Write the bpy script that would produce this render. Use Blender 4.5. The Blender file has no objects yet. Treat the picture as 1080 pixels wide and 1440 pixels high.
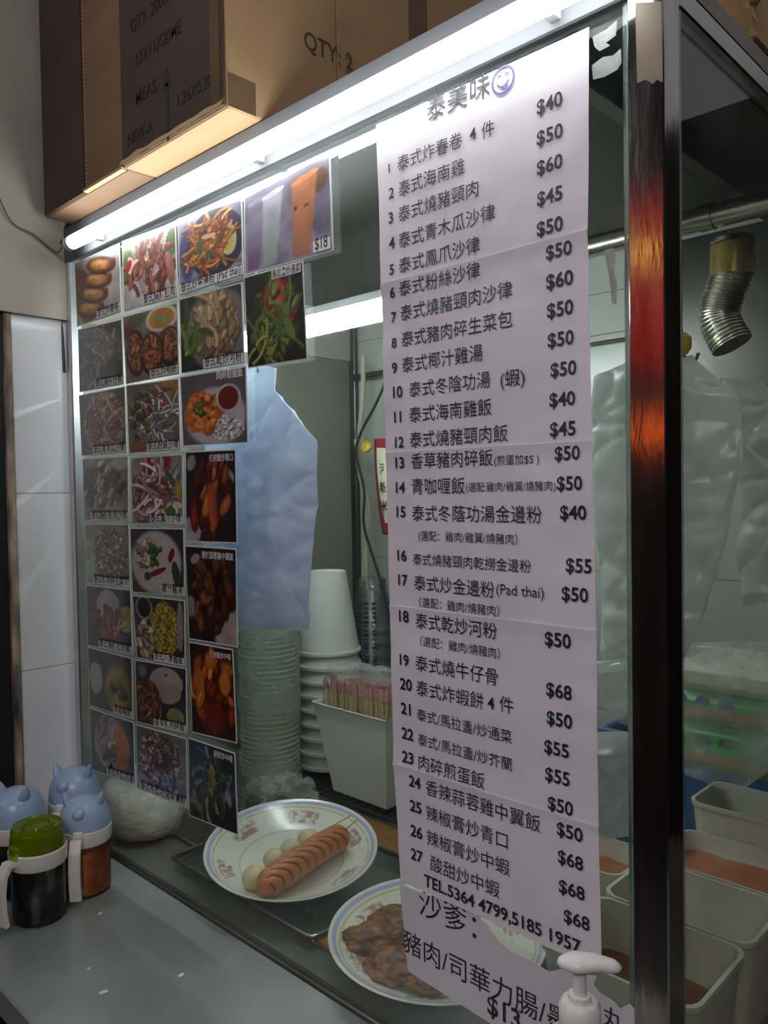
import bpy, math, random
import numpy as np
from mathutils import Vector, Matrix, noise as mnoise
random.seed(7); rng = np.random.default_rng(7)
SC = bpy.context.scene; COL = SC.collection; D = bpy.data

# ------------------------------------------------------------------ camera, world, lights, exposure
YAW, PITCH, ROLL, FPX = 0.76712, 0.028196, 0.0159, 1115.8
CAM = np.array([0.0, -0.745, 1.606])
fw = np.array([-math.sin(YAW)*math.cos(PITCH), math.cos(YAW)*math.cos(PITCH), -math.sin(PITCH)])
r0 = np.array([math.cos(YAW), math.sin(YAW), 0.0]); u0 = np.cross(r0, fw)
RT = r0*math.cos(ROLL) - u0*math.sin(ROLL); UP = u0*math.cos(ROLL) + r0*math.sin(ROLL)
cam = D.cameras.new('camera'); cob = D.objects.new('camera', cam); COL.objects.link(cob)
cob.matrix_world = Matrix(((RT[0], UP[0], -fw[0], CAM[0]), (RT[1], UP[1], -fw[1], CAM[1]), (RT[2], UP[2], -fw[2], CAM[2]), (0, 0, 0, 1)))
cam.sensor_fit = 'HORIZONTAL'; cam.sensor_width = 36; cam.lens = FPX/1080*36; cam.clip_start = 0.02
SC.camera = cob

W = D.worlds.new('world'); SC.world = W; W.use_nodes = True
W.node_tree.nodes['Background'].inputs[0].default_value = (0.88, 0.86, 0.87, 1)
W.node_tree.nodes['Background'].inputs[1].default_value = 0.38

def area(name, loc, target, sx, sy, power, color):
    l = D.lights.new(name, 'AREA'); l.shape = 'RECTANGLE'; l.size = sx; l.size_y = sy; l.energy = power; l.color = color
    o = D.objects.new(name, l); COL.objects.link(o); o.location = loc
    o.rotation_euler = (Vector(target)-Vector(loc)).to_track_quat('-Z', 'Y').to_euler(); return o
area('added_aisle_fill', (-2.45, -1.35, 2.75), (-1.2, 0.3, 1.1), 2.0, 1.0, 42, (0.97, 0.96, 1.0))  # unseen fill light, added to brighten the cabinet interior
area('added_room_fill', (0.5, -1.7, 2.75), (-0.9, 0, 1.2), 1.2, 0.6, 14, (1.0, 0.90, 0.95))  # unseen overhead light added as soft ambient fill


SC.view_settings.view_transform = 'Standard'; SC.view_settings.look = 'None'
SC.view_settings.gamma = 1; SC.view_settings.use_curve_mapping = False
SC.view_settings.exposure = 0.0
SC.cycles.transparent_max_bounces = 40; SC.cycles.max_bounces = 8; SC.cycles.use_denoising = True

# lines of sight of the photograph, used to measure where things stand
def ray(x, y): return RT*(x-540) - UP*(y-720) + fw*FPX
def pY(x, y, Y): d = ray(x, y); return Vector(CAM + d*((Y-CAM[1])/d[1]))
def pZ(x, y, z): d = ray(x, y); return Vector(CAM + d*((z-CAM[2])/d[2]))
def pX(x, y, X): d = ray(x, y); return Vector(CAM + d*((X-CAM[0])/d[0]))
def pxsize(p): return float(np.dot(np.array(p)-CAM, fw))/FPX      # metres per pixel at a point
CZ = 0.88                                                          # counter height

# ------------------------------------------------------------------ materials
def srgb(c): return tuple((v/12.92 if v <= 0.04045 else ((v+0.055)/1.055)**2.4) for v in c)
def hx(r, g, b): return srgb((r/255, g/255, b/255))
def newmat(name):
    m = D.materials.new(name); m.use_nodes = True; nt = m.node_tree; nt.nodes.clear()
    out = nt.nodes.new('ShaderNodeOutputMaterial'); return m, nt, out
def N(nt, t, **kw):
    n = nt.nodes.new(t)
    for k, v in kw.items():
        if k[0] == '_': setattr(n, k[1:], v)
        else: n.inputs[k.replace('_', ' ')].default_value = v
    return n
def pmat(name, col, rough=0.5, metal=0.0, var=0.12, scale=8.0, bump=0.0, bscale=40.0, coat=0.0, trans=0.0, stretch=None, rvar=0.0, spec=0.5, sub=0.0):
    """principled with noise-varied colour, roughness and bump"""
    m, nt, out = newmat(name); L = nt.links.new
    b = N(nt, 'ShaderNodeBsdfPrincipled'); b.inputs['Roughness'].default_value = rough; b.inputs['Metallic'].default_value = metal
    b.inputs['Coat Weight'].default_value = coat; b.inputs['Transmission Weight'].default_value = trans; b.inputs['Specular IOR Level'].default_value = spec
    if sub: b.inputs['Subsurface Weight'].default_value = sub; b.inputs['Subsurface Radius'].default_value = (0.01, 0.01, 0.01)
    tc = N(nt, 'ShaderNodeTexCoord'); mp = N(nt, 'ShaderNodeMapping')
    if stretch: mp.inputs['Scale'].default_value = stretch
    L(tc.outputs['Object'], mp.inputs[0])
    no = N(nt, 'ShaderNodeTexNoise', Scale=scale, Detail=6.0); L(mp.outputs[0], no.inputs['Vector'])
    ramp = N(nt, 'ShaderNodeValToRGB')
    ramp.color_ramp.elements[0].position = 0.3; ramp.color_ramp.elements[1].position = 0.7
    ramp.color_ramp.elements[0].color = tuple(max(0, c*(1-var)) for c in col)+(1,)
    ramp.color_ramp.elements[1].color = tuple(min(1, c*(1+var)) for c in col)+(1,)
    L(no.outputs[0], ramp.inputs[0]); L(ramp.outputs[0], b.inputs['Base Color'])
    if rvar:
        mr = N(nt, 'ShaderNodeMapRange'); mr.inputs['To Min'].default_value = max(0.02, rough-rvar); mr.inputs['To Max'].default_value = rough+rvar
        L(no.outputs[0], mr.inputs[0]); L(mr.outputs[0], b.inputs['Roughness'])
    if bump:
        n2 = N(nt, 'ShaderNodeTexNoise', Scale=bscale, Detail=4.0); L(mp.outputs[0], n2.inputs['Vector'])
        bp = N(nt, 'ShaderNodeBump', Strength=bump, Distance=0.004); L(n2.outputs[0], bp.inputs['Height']); L(bp.outputs[0], b.inputs['Normal'])
    L(b.outputs[0], out.inputs[0]); return m
def clearmat(name, tint=(1, 1, 1), haze=0.04, hazecol=(0.8, 0.85, 0.85), rough=0.02, nscale=12.0, ior=1.45, bump=0.0, bscale=30, glossmul=1.0, hcontrast=(0.35, 0.75)):
    """clear film or glass: see-through, mirror by fresnel, a little dust"""
    m, nt, out = newmat(name); L = nt.links.new
    tr = N(nt, 'ShaderNodeBsdfTransparent', Color=tuple(tint)+(1,)); gl = N(nt, 'ShaderNodeBsdfGlossy', Roughness=rough)
    df = N(nt, 'ShaderNodeBsdfDiffuse', Color=tuple(hazecol)+(1,)); tl = N(nt, 'ShaderNodeBsdfTranslucent', Color=tuple(hazecol)+(1,))
    fr = N(nt, 'ShaderNodeFresnel', IOR=ior); mx = N(nt, 'ShaderNodeMixShader'); md = N(nt, 'ShaderNodeMixShader'); ms = N(nt, 'ShaderNodeMixShader', Fac=0.5)
    tc = N(nt, 'ShaderNodeTexCoord'); no = N(nt, 'ShaderNodeTexNoise', Scale=nscale, Detail=8.0); L(tc.outputs['Object'], no.inputs['Vector'])
    mr = N(nt, 'ShaderNodeMapRange'); mr.inputs['From Min'].default_value = hcontrast[0]; mr.inputs['From Max'].default_value = hcontrast[1]
    mr.inputs['To Min'].default_value = haze*0.35; mr.inputs['To Max'].default_value = haze*1.7
    L(no.outputs[0], mr.inputs[0])
    mu = N(nt, 'ShaderNodeMath', _operation='MULTIPLY'); mu.inputs[1].default_value = glossmul; L(fr.outputs[0], mu.inputs[0])
    L(df.outputs[0], ms.inputs[1]); L(tl.outputs[0], ms.inputs[2])
    L(mr.outputs[0], md.inputs[0]); L(tr.outputs[0], md.inputs[1]); L(ms.outputs[0], md.inputs[2])
    L(mu.outputs[0], mx.inputs[0]); L(md.outputs[0], mx.inputs[1]); L(gl.outputs[0], mx.inputs[2])
    if bump:
        n2 = N(nt, 'ShaderNodeTexNoise', Scale=bscale, Detail=3.0); L(tc.outputs['Object'], n2.inputs['Vector'])
        bp = N(nt, 'ShaderNodeBump', Strength=bump, Distance=0.004); L(n2.outputs[0], bp.inputs['Height'])
        for q in (gl, df, fr): L(bp.outputs[0], q.inputs['Normal'])
    L(mx.outputs[0], out.inputs[0]); return m
def plasmat(name, col, rough=0.35, trans=0.45, gloss=0.08, bump=0.4, bscale=14, seethru=0.0, nscale=9):
    """thin cloudy plastic: scatters light both ways, a little see-through"""
    m, nt, out = newmat(name); L = nt.links.new
    df = N(nt, 'ShaderNodeBsdfDiffuse', Color=tuple(col)+(1,)); tl = N(nt, 'ShaderNodeBsdfTranslucent', Color=tuple(col)+(1,)); gl = N(nt, 'ShaderNodeBsdfGlossy', Roughness=rough); tr = N(nt, 'ShaderNodeBsdfTransparent')
    a = N(nt, 'ShaderNodeMixShader', Fac=trans); b = N(nt, 'ShaderNodeMixShader', Fac=gloss); c = N(nt, 'ShaderNodeMixShader', Fac=seethru)
    tc = N(nt, 'ShaderNodeTexCoord'); n2 = N(nt, 'ShaderNodeTexNoise', Scale=bscale, Detail=3.0); L(tc.outputs['Object'], n2.inputs['Vector'])
    bp = N(nt, 'ShaderNodeBump', Strength=bump, Distance=0.006); L(n2.outputs[0], bp.inputs['Height']); [L(bp.outputs[0], q.inputs['Normal']) for q in (df, tl, gl)]
    no = N(nt, 'ShaderNodeTexNoise', Scale=nscale, Detail=4.0); L(tc.outputs['Object'], no.inputs['Vector'])
    mr = N(nt, 'ShaderNodeMapRange'); mr.inputs['From Min'].default_value = .3; mr.inputs['From Max'].default_value = .7; mr.inputs['To Min'].default_value = seethru*.5; mr.inputs['To Max'].default_value = min(1, seethru*1.5)
    L(no.outputs[0], mr.inputs[0]); L(mr.outputs[0], c.inputs[0])
    L(df.outputs[0], a.inputs[1]); L(tl.outputs[0], a.inputs[2]); L(a.outputs[0], b.inputs[1]); L(gl.outputs[0], b.inputs[2]); L(b.outputs[0], c.inputs[1]); L(tr.outputs[0], c.inputs[2]); L(c.outputs[0], out.inputs[0]); return m
def emat(name, col, s):
    m, nt, out = newmat(name); e = N(nt, 'ShaderNodeEmission', Color=tuple(col)+(1,), Strength=s); nt.links.new(e.outputs[0], out.inputs[0]); return m
def vmat(name, rough=0.35, coat=0.0, bump=0.0, bscale=60):
    """colour read from the mesh's own painted pattern (printed pictures, plate decoration, food)"""
    m, nt, out = newmat(name); L = nt.links.new
    b = N(nt, 'ShaderNodeBsdfPrincipled', Roughness=rough); b.inputs['Coat Weight'].default_value = coat; b.inputs['Coat Roughness'].default_value = 0.12
    a = N(nt, 'ShaderNodeVertexColor', _layer_name='pattern'); L(a.outputs[0], b.inputs['Base Color'])
    if bump:
        tc = N(nt, 'ShaderNodeTexCoord'); n2 = N(nt, 'ShaderNodeTexNoise', Scale=bscale, Detail=4.0); L(tc.outputs['Object'], n2.inputs['Vector'])
        bp = N(nt, 'ShaderNodeBump', Strength=bump, Distance=0.003); L(n2.outputs[0], bp.inputs['Height']); L(bp.outputs[0], b.inputs['Normal'])
    L(b.outputs[0], out.inputs[0]); return m
def tilemat(name, col, grout, tw, th, ox, oz, axis, rough=0.25, line=0.0022):
    m, nt, out = newmat(name); L = nt.links.new
    b = N(nt, 'ShaderNodeBsdfPrincipled', Roughness=rough)
    g = N(nt, 'ShaderNodeNewGeometry'); s = N(nt, 'ShaderNodeSeparateXYZ'); L(g.outputs['Position'], s.inputs[0])
    masks = []
    for sock, per, off in ((axis, tw, ox), ('Z', th, oz)):
        a = N(nt, 'ShaderNodeMath', _operation='SUBTRACT'); L(s.outputs[sock], a.inputs[0]); a.inputs[1].default_value = off
        p = N(nt, 'ShaderNodeMath', _operation='PINGPONG'); L(a.outputs[0], p.inputs[0]); p.inputs[1].default_value = per/2
        c = N(nt, 'ShaderNodeMath', _operation='LESS_THAN'); L(p.outputs[0], c.inputs[0]); c.inputs[1].default_value = line/2; masks.append(c)
    mx = N(nt, 'ShaderNodeMath', _operation='MAXIMUM'); L(masks[0].outputs[0], mx.inputs[0]); L(masks[1].outputs[0], mx.inputs[1])
    no = N(nt, 'ShaderNodeTexNoise', Scale=5.0, Detail=5.0); L(g.outputs['Position'], no.inputs['Vector'])
    rp = N(nt, 'ShaderNodeValToRGB'); rp.color_ramp.elements[0].position = .3; rp.color_ramp.elements[1].position = .7
    rp.color_ramp.elements[0].color = tuple(c*.88 for c in col)+(1,); rp.color_ramp.elements[1].color = tuple(col)+(1,)
    L(no.outputs[0], rp.inputs[0])
    mc = N(nt, 'ShaderNodeMix', _data_type='RGBA'); L(mx.outputs[0], mc.inputs[0]); L(rp.outputs[0], mc.inputs[6]); mc.inputs[7].default_value = tuple(grout)+(1,)
    L(mc.outputs[2], b.inputs['Base Color']); L(b.outputs[0], out.inputs[0]); return m

M = {}
M['steel'] = pmat('brushed_steel', (0.34, 0.35, 0.35), 0.32, 1.0, 0.18, 14, 0.06, 90, rvar=0.1)
M['steel_post'] = pmat('polished_steel', (0.33, 0.32, 0.31), 0.13, 1.0, 0.3, 9, 0.05, 50, stretch=(3, 3, .6), rvar=0.06)
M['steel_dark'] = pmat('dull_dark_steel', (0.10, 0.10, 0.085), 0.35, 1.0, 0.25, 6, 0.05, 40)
M['alu'] = pmat('aluminium_trim', (0.62, 0.63, 0.64), 0.35, 1.0, 0.1, 20)
M['hood'] = pmat('greasy_hood_steel', hx(44, 42, 34), 0.5, 0.3, 0.4, 4, 0.05, 30)
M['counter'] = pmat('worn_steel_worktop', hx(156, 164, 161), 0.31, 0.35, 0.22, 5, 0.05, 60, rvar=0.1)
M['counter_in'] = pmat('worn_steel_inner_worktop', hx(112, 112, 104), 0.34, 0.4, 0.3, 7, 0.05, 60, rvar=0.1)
M['tray'] = pmat('thin_steel_tray', (0.30, 0.30, 0.28), 0.28, 0.95, 0.25, 6, 0.04, 40, rvar=0.1)
M['glass'] = clearmat('dusty_cabinet_glass', (0.965, 0.985, 0.975), 0.013, (0.75, 0.82, 0.85), 0.015, 7, 1.45, glossmul=0.17)
M['glass_edge'] = clearmat('green_glass_edge', (0.62, 0.75, 0.68), 0.35, (0.62, 0.72, 0.66), 0.05, 9)
M['film'] = clearmat('clear_plastic_film', (0.93, 0.95, 0.94), 0.08, (0.8, 0.83, 0.82), 0.10, 25, 1.5, bump=0.9, bscale=28, glossmul=0.9)
M['jar_glass'] = clearmat('clear_jar_glass', (0.93, 0.95, 0.94), 0.02, (0.8, 0.8, 0.8), 0.03, 9, 1.45)
M['cup_clear'] = plasmat('milky_clear_plastic', hx(226, 236, 216), 0.22, 0.35, 0.05, 0.05, 20, 0.10)
M['sleeve'] = plasmat('clear_crinkled_sleeve', hx(226, 232, 224), 0.15, 0.5, 0.06, 0.6, 20, 0.78, 12)
M['panel_green'] = pmat('greenish_grey_panel', hx(128, 130, 112), 0.35, 0.2, 0.12, 4)
M['lamp'] = emat('lit_white_tube', (0.93, 0.97, 1.0), 14)
M['lamp_in'] = emat('lit_cool_white_tube', (0.86, 0.94, 1.0), 38)
M['white_metal'] = pmat('white_enamel', (0.7, 0.7, 0.7), 0.4)
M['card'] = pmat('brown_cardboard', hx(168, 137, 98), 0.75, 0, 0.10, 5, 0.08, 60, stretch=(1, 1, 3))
M['card_shaded'] = pmat('shaded_brown_cardboard', hx(72, 57, 45), 0.75, 0, 0.14, 5, 0.08, 60, stretch=(1, 1, 3))  # brown cardboard with the shade put into its colour
M['card_edge'] = pmat('pale_torn_cardboard', hx(196, 170, 120), 0.8, 0, 0.1, 20)
M['tape'] = pmat('glossy_packing_tape', hx(104, 82, 58), 0.2, 0, 0.2, 9, 0.2, 30)
M['ink'] = pmat('black_ink', (0.012, 0.012, 0.016), 0.55, 0, 0.1)
M['ink_faded'] = pmat('faded_green_ink', hx(58, 66, 52), 0.7, 0, 0.3, 60)
M['ink_dim'] = pmat('faded_grey_ink', hx(22, 18, 17), 0.7, 0, 0.3, 60)
M['ink_purple'] = pmat('violet_ink', hx(92, 84, 150), 0.6)
M['ink_white'] = pmat('white_print', (0.62, 0.6, 0.6), 0.5)
M['paper'] = pmat('white_menu_paper', (0.69, 0.655, 0.695), 0.6, 0, 0.04, 6, 0.10, 25, spec=0.3)
M['paper_dull'] = pmat('torn_menu_paper', (0.60, 0.57, 0.60), 0.65, 0, 0.06, 6, 0.10, 25, spec=0.3)
M['print'] = vmat('printed_food_picture', 0.30, 0.5)
M['caption'] = pmat('white_caption_strip', (0.70, 0.70, 0.70), 0.4)
M['lam'] = pmat('laminate_margin', (0.62, 0.64, 0.62), 0.25, 0, 0.1, 20)
M['bag_blue'] = plasmat('bluish_white_plastic', hx(224, 236, 255), 0.35, 0.28, 0.06, 0.45, 20)
M['bag_white'] = plasmat('milky_white_bag_plastic', hx(240, 243, 236), 0.30, 0.42, 0.07, 0.5, 14, 0.12)
M['bag_white2'] = plasmat('grey_translucent_bag_plastic', hx(214, 218, 210), 0.30, 0.5, 0.07, 0.5, 14, 0.40)
M['cup_paper'] = pmat('white_paper_cup', hx(212, 214, 204), 0.5, 0, 0.04, 12)
M['bin'] = pmat('pale_grey_green_plastic', hx(214, 218, 200), 0.45, 0, 0.05, 5)
M['straw'] = pmat('cream_paper_wrapped_straw', hx(204, 180, 130), 0.5, 0, 0.2, 30, stretch=(1, 1, .2))
M['straw_tip'] = pmat('red_printed_wrapper', hx(206, 150, 140), 0.35, 0, 0.5, 170)
M['black'] = pmat('matt_black', (0.012, 0.012, 0.012), 0.45)
M['wood'] = pmat('orange_brown_wood', hx(150, 98, 48), 0.5, 0, 0.22, 10, 0.1, 30, stretch=(1, 6, 1))
M['plate'] = vmat('decorated_melamine', 0.22, 0.3)
M['food'] = vmat('browned_food', 0.5, 0.0, 0.35, 120)
M['sausage'] = vmat('pink_brown_sausage', 0.42, 0.1)
M['ball'] = pmat('pale_yellow_ball', hx(214, 204, 160), 0.4, 0, 0.08, 30, 0.2, 70, sub=0.2)
M['bamboo'] = pmat('bamboo_stick', hx(196, 170, 110), 0.55, 0, 0.12, 30)
M['lid_blue'] = pmat('pale_blue_plastic', hx(158, 184, 214), 0.25, 0, 0.03, 5)
M['jar_white'] = pmat('white_jar_plastic', hx(226, 222, 212), 0.35, 0, 0.04, 6)
M['lid_green'] = pmat('lime_green_clear_plastic', hx(176, 206, 10), 0.08, 0, 0.15, 10, trans=0.75)
M['sauce_dark'] = pmat('dark_soy_sauce', hx(24, 16, 12), 0.15, 0, 0.3, 10)
M['sauce_red'] = pmat('chili_flake_sauce', hx(252, 122, 36), 0.25, 0, 0.35, 70, 0.2, 80)
M['noodle'] = pmat('pale_rice_noodles', hx(216, 212, 192), 0.45, 0, 0.25, 26, 1.0, 42, stretch=(1, 1, 4))
M['pipe'] = pmat('brass_toned_steel_pipe', (0.46, 0.43, 0.33), 0.22, 1.0, 0.15, 12)
M['duct'] = pmat('foil_duct', (0.50, 0.48, 0.38), 0.28, 1.0, 0.2, 30, 0.15, 60)
M['cable_grey'] = pmat('grey_cord', hx(96, 92, 82), 0.5)
M['cable_brown'] = pmat('brown_cable', hx(74, 56, 46), 0.45)
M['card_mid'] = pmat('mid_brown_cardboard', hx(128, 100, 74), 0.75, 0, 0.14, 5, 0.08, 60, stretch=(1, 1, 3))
M['cable_white'] = pmat('cream_cable', hx(170, 166, 140), 0.45)
M['yellow'] = pmat('yellow_plastic', hx(190, 160, 40), 0.4)
M['gold'] = pmat('yellowed_tape', hx(150, 128, 60), 0.3, 0.3, 0.3, 30)
M['red'] = pmat('red_print', hx(140, 34, 44), 0.4)
M['blue'] = pmat('blue_plastic', hx(44, 92, 132), 0.4, 0, 0.15, 8)
M['green_pack'] = pmat('green_wrapper', hx(50, 168, 62), 0.35, 0, 0.25, 9)
M['cream_pack'] = pmat('cream_wrapper', hx(206, 206, 176), 0.4, 0, 0.12, 9)
M['orange_pack'] = pmat('orange_band', hx(170, 120, 48), 0.4, 0, 0.2, 9)
M['tub'] = pmat('milky_white_tub_plastic', hx(196, 194, 172), 0.35, 0, 0.12, 9, sub=0.0)
M['sauce_brown'] = pmat('brown_marinade', hx(112, 66, 34), 0.3, 0, 0.35, 16, 0.3, 40)
M['sauce_orange'] = pmat('orange_marinade', hx(168, 100, 56), 0.3, 0, 0.3, 16, 0.3, 40)
M['pump'] = pmat('white_pump_plastic', hx(232, 228, 226), 0.28, 0, 0.02, 5)
M['plaster'] = pmat('grey_beige_plaster', hx(166, 162, 148), 0.8, 0, 0.15, 4, 0.2, 30)
M['floor'] = pmat('dark_floor', hx(40, 38, 36), 0.7)
M['wall_unseen'] = pmat('dark_unseen_wall', hx(44, 36, 32), 0.7, 0, 0.2, 3)  # for the unseen walls added to darken reflections
M['rust'] = pmat('peeling_paint_post', hx(150, 138, 118), 0.7, 0, 0.9, 30, 0.6, 40, stretch=(1, 1, .3))
M['rail_grey'] = pmat('grey_painted_rail', hx(92, 94, 96), 0.5, 0, 0.1, 12)
M['residue'] = pmat('silver_grey_tape_residue', hx(140, 144, 138), 0.45, 0.0, 0.5, 25, 0.4, 50)
M['residue_beige'] = pmat('beige_tape_residue', hx(112, 100, 78), 0.5, 0.0, 0.25, 14, 0.2, 40)
M['tile_left'] = tilemat('white_wall_tile', hx(228, 231, 231), hx(160, 160, 156), 0.6, 0.357, -0.9, 1.610, 'Y')
M['tile_back'] = tilemat('pale_green_grey_tile', hx(168, 174, 160), hx(112, 116, 106), 0.30, 0.30, -1.3, 1.42, 'X')
M['sign_red'] = emat('lit_red_sign', (1.0, 0.03, 0.01), 0.5)
M['sign_bar'] = emat('lit_red_orange_bar', (1.0, 0.14, 0.02), 4.5)
M['sign_yellow'] = emat('lit_yellow_bulb', (1.0, 0.6, 0.08), 10)

# ------------------------------------------------------------------ mesh helpers
class MB:
    def __init__(s): s.v = []; s.f = []; s.c = []
    def add(s, vs, fs, cs=None):
        o = len(s.v); s.v += [tuple(v) for v in vs]; s.f += [tuple(i+o for i in f) for f in fs]
        if cs is not None: s.c += list(cs)
        return s
    def box(s, a, b, mat=None, bev=0.0):
        (x0, y0, z0), (x1, y1, z1) = a, b
        if bev:
            e = min(bev, (x1-x0)/2.01, (y1-y0)/2.01, (z1-z0)/2.01); vs = []; import itertools
            # chamfered box: three vertices per corner
            idx = {}
            for cx, cy, cz in itertools.product((0, 1), repeat=3):
                X = (x0, x1)[cx]; Y = (y0, y1)[cy]; Z = (z0, z1)[cz]; sx, sy, sz = (e, -e)[cx], (e, -e)[cy], (e, -e)[cz]
                for k, p in enumerate(((X, Y+sy, Z+sz), (X+sx, Y, Z+sz), (X+sx, Y+sy, Z))): idx[cx, cy, cz, k] = len(vs); vs.append(p)
            fs = []
            for ax in range(3):
                o1, o2 = [i for i in range(3) if i != ax]
                for sgn in (0, 1):
                    q = []
                    for (p, r) in ((0, 0), (1, 0), (1, 1), (0, 1)):
                        c = [0, 0, 0]; c[ax] = sgn; c[o1] = p; c[o2] = r; q.append(idx[c[0], c[1], c[2], ax])
                    fs.append(q)
                for p in (0, 1):
                    for r in (0, 1):
                        c0 = [0, 0, 0]; c1 = [0, 0, 0]; c0[o1] = c1[o1] = p; c0[o2] = c1[o2] = r; c1[ax] = 1
                        fs.append([idx[(*c0, o1)], idx[(*c1, o1)], idx[(*c1, o2)], idx[(*c0, o2)]])
            for c in itertools.product((0, 1), repeat=3): fs.append([idx[(*c, 0)], idx[(*c, 1)], idx[(*c, 2)]])
        else:
            vs = [(x0, y0, z0), (x1, y0, z0), (x1, y1, z0), (x0, y1, z0), (x0, y0, z1), (x1, y0, z1), (x1, y1, z1), (x0, y1, z1)]
            fs = [(0, 3, 2, 1), (4, 5, 6, 7), (0, 1, 5, 4), (1, 2, 6, 5), (2, 3, 7, 6), (3, 0, 4, 7)]
        if mat is not None: vs = [tuple(mat @ Vector(v)) for v in vs]
        return s.add(vs, fs)
    def tube(s, path, r, n=12, cap=True):
        path = [Vector(p) for p in path]; rs = r if isinstance(r, (list, tuple)) else [r]*len(path); vs = []; fs = []
        t0 = (path[1]-path[0]).normalized(); a = Vector((0, 0, 1)) if abs(t0.z) < .9 else Vector((1, 0, 0)); nv = t0.cross(a).normalized()
        for i, p in enumerate(path):
            t = (path[min(i+1, len(path)-1)]-path[max(i-1, 0)]).normalized(); nv = (nv-t*nv.dot(t)).normalized(); bv = t.cross(nv)
            for k in range(n):
                an = 2*math.pi*k/n; vs.append(p+(nv*math.cos(an)+bv*math.sin(an))*rs[i])
        for i in range(len(path)-1):
            for k in range(n): fs.append((i*n+k, i*n+(k+1) % n, (i+1)*n+(k+1) % n, (i+1)*n+k))
        if cap: fs += [tuple(range(n-1, -1, -1)), tuple(range((len(path)-1)*n, len(path)*n))]
        return s.add(vs, fs)
    def lathe(s, prof, c=(0, 0, 0), n=32, cap0=True, cap1=True, fr=None):
        vs = []; fs = []
        for i, (r, z) in enumerate(prof):
            for k in range(n):
                a = 2*math.pi*k/n; q = r if fr is None else r*fr(a, z); vs.append((c[0]+q*math.cos(a), c[1]+q*math.sin(a), c[2]+z))
        for i in range(len(prof)-1):
            for k in range(n): fs.append((i*n+k, i*n+(k+1) % n, (i+1)*n+(k+1) % n, (i+1)*n+k))
        if cap0: fs.append(tuple(range(n-1, -1, -1)))
        if cap1: fs.append(tuple(range((len(prof)-1)*n, len(prof)*n)))
        return s.add(vs, fs)
    def grid(s, fn, nu, nv, cfn=None):
        vs = []; cs = []
        for j in range(nv+1):
            for i in range(nu+1):
                vs.append(fn(i/nu, j/nv)); 
                if cfn: cs.append(cfn(i/nu, j/nv))
        fs = [(j*(nu+1)+i, j*(nu+1)+i+1, (j+1)*(nu+1)+i+1, (j+1)*(nu+1)+i) for j in range(nv) for i in range(nu)]
        return s.add(vs, fs, cs if cfn else None)
    def build(s, name, mat, parent=None, smooth=True, loc=None, rot=None, angle=None):
        me = D.meshes.new(name); me.from_pydata(s.v, [], s.f); me.validate(); 
        if s.c and len(s.c) == len(s.v):
            a = me.attributes.new('pattern', 'FLOAT_COLOR', 'POINT')
            a.data.foreach_set('color', np.array([(c[0], c[1], c[2], 1.0) for c in s.c], dtype=np.float32).ravel())
        me.materials.append(M[mat] if isinstance(mat, str) else mat)
        if smooth:
            me.polygons.foreach_set('use_smooth', [True]*len(me.polygons))
            try: me.set_sharp_from_angle(angle=math.radians(angle or 40))
            except Exception: pass
        o = D.objects.new(name, me); COL.objects.link(o)
        if loc is not None: o.location = loc
        if rot is not None: o.rotation_euler = rot
        if parent is not None: o.parent = parent
        return o
def tag(o, label, cat, group=None, kind=None):
    o['label'] = label; o['category'] = cat
    if group: o['group'] = group
    if kind: o['kind'] = kind
    return o
def thing(name, label, cat, loc=(0, 0, 0), rz=0, group=None):
    o = D.objects.new(name, None); COL.objects.link(o); o.location = loc; o.rotation_euler = (0, 0, rz); return tag(o, label, cat, group)
def struct(o): o['kind'] = 'structure'; return o
def dup(root, loc=None, label=None, rz=None):
    r = root.copy(); COL.objects.link(r)
    if loc is not None: r.location = loc
    if rz is not None: r.rotation_euler[2] = rz
    if label: r['label'] = label
    for ch in list(root.children):
        c = ch.copy(); COL.objects.link(c); c.parent = r
        for g in list(ch.children): d = g.copy(); COL.objects.link(d); d.parent = c
    return r
_font = {}
def text_geo(s, bold=0.0):
    cu = D.curves.new('t', 'FONT'); cu.body = s; cu.offset = bold; cu.resolution_u = 3; cu.fill_mode = 'FRONT'
    o = D.objects.new('t', cu); COL.objects.link(o); dg = bpy.context.evaluated_depsgraph_get(); dg.update()
    me = D.meshes.new_from_object(o.evaluated_get(dg)); vs = [tuple(v.co) for v in me.vertices]; fs = [tuple(p.vertices) for p in me.polygons]
    D.objects.remove(o); D.curves.remove(cu); D.meshes.remove(me); return vs, fs
def put_text(mb, s, x0, x1, zb, fn, bold=0.0, h=None, stretch=1.0):
    """text from x0 to x1 (one em high in proportion) on baseline zb; fn maps (a, b) to a point on the carrier"""
    vs, fs = text_geo(s, bold)
    if not vs: return
    xs = [v[0] for v in vs]; a, b = min(xs), max(xs); k = (x1-x0)/(b-a) if not s.isdigit() else (x1-x0)/(.50*len(s)); kz = k*stretch if h is None else h/0.73
    mb.add([fn(x0+(v[0]-a)*k, zb+v[1]*kz) for v in vs], fs)

def nz(x, y, z=0.0, s=1.0): return mnoise.noise(Vector((x*s, y*s, z*s)))

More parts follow.
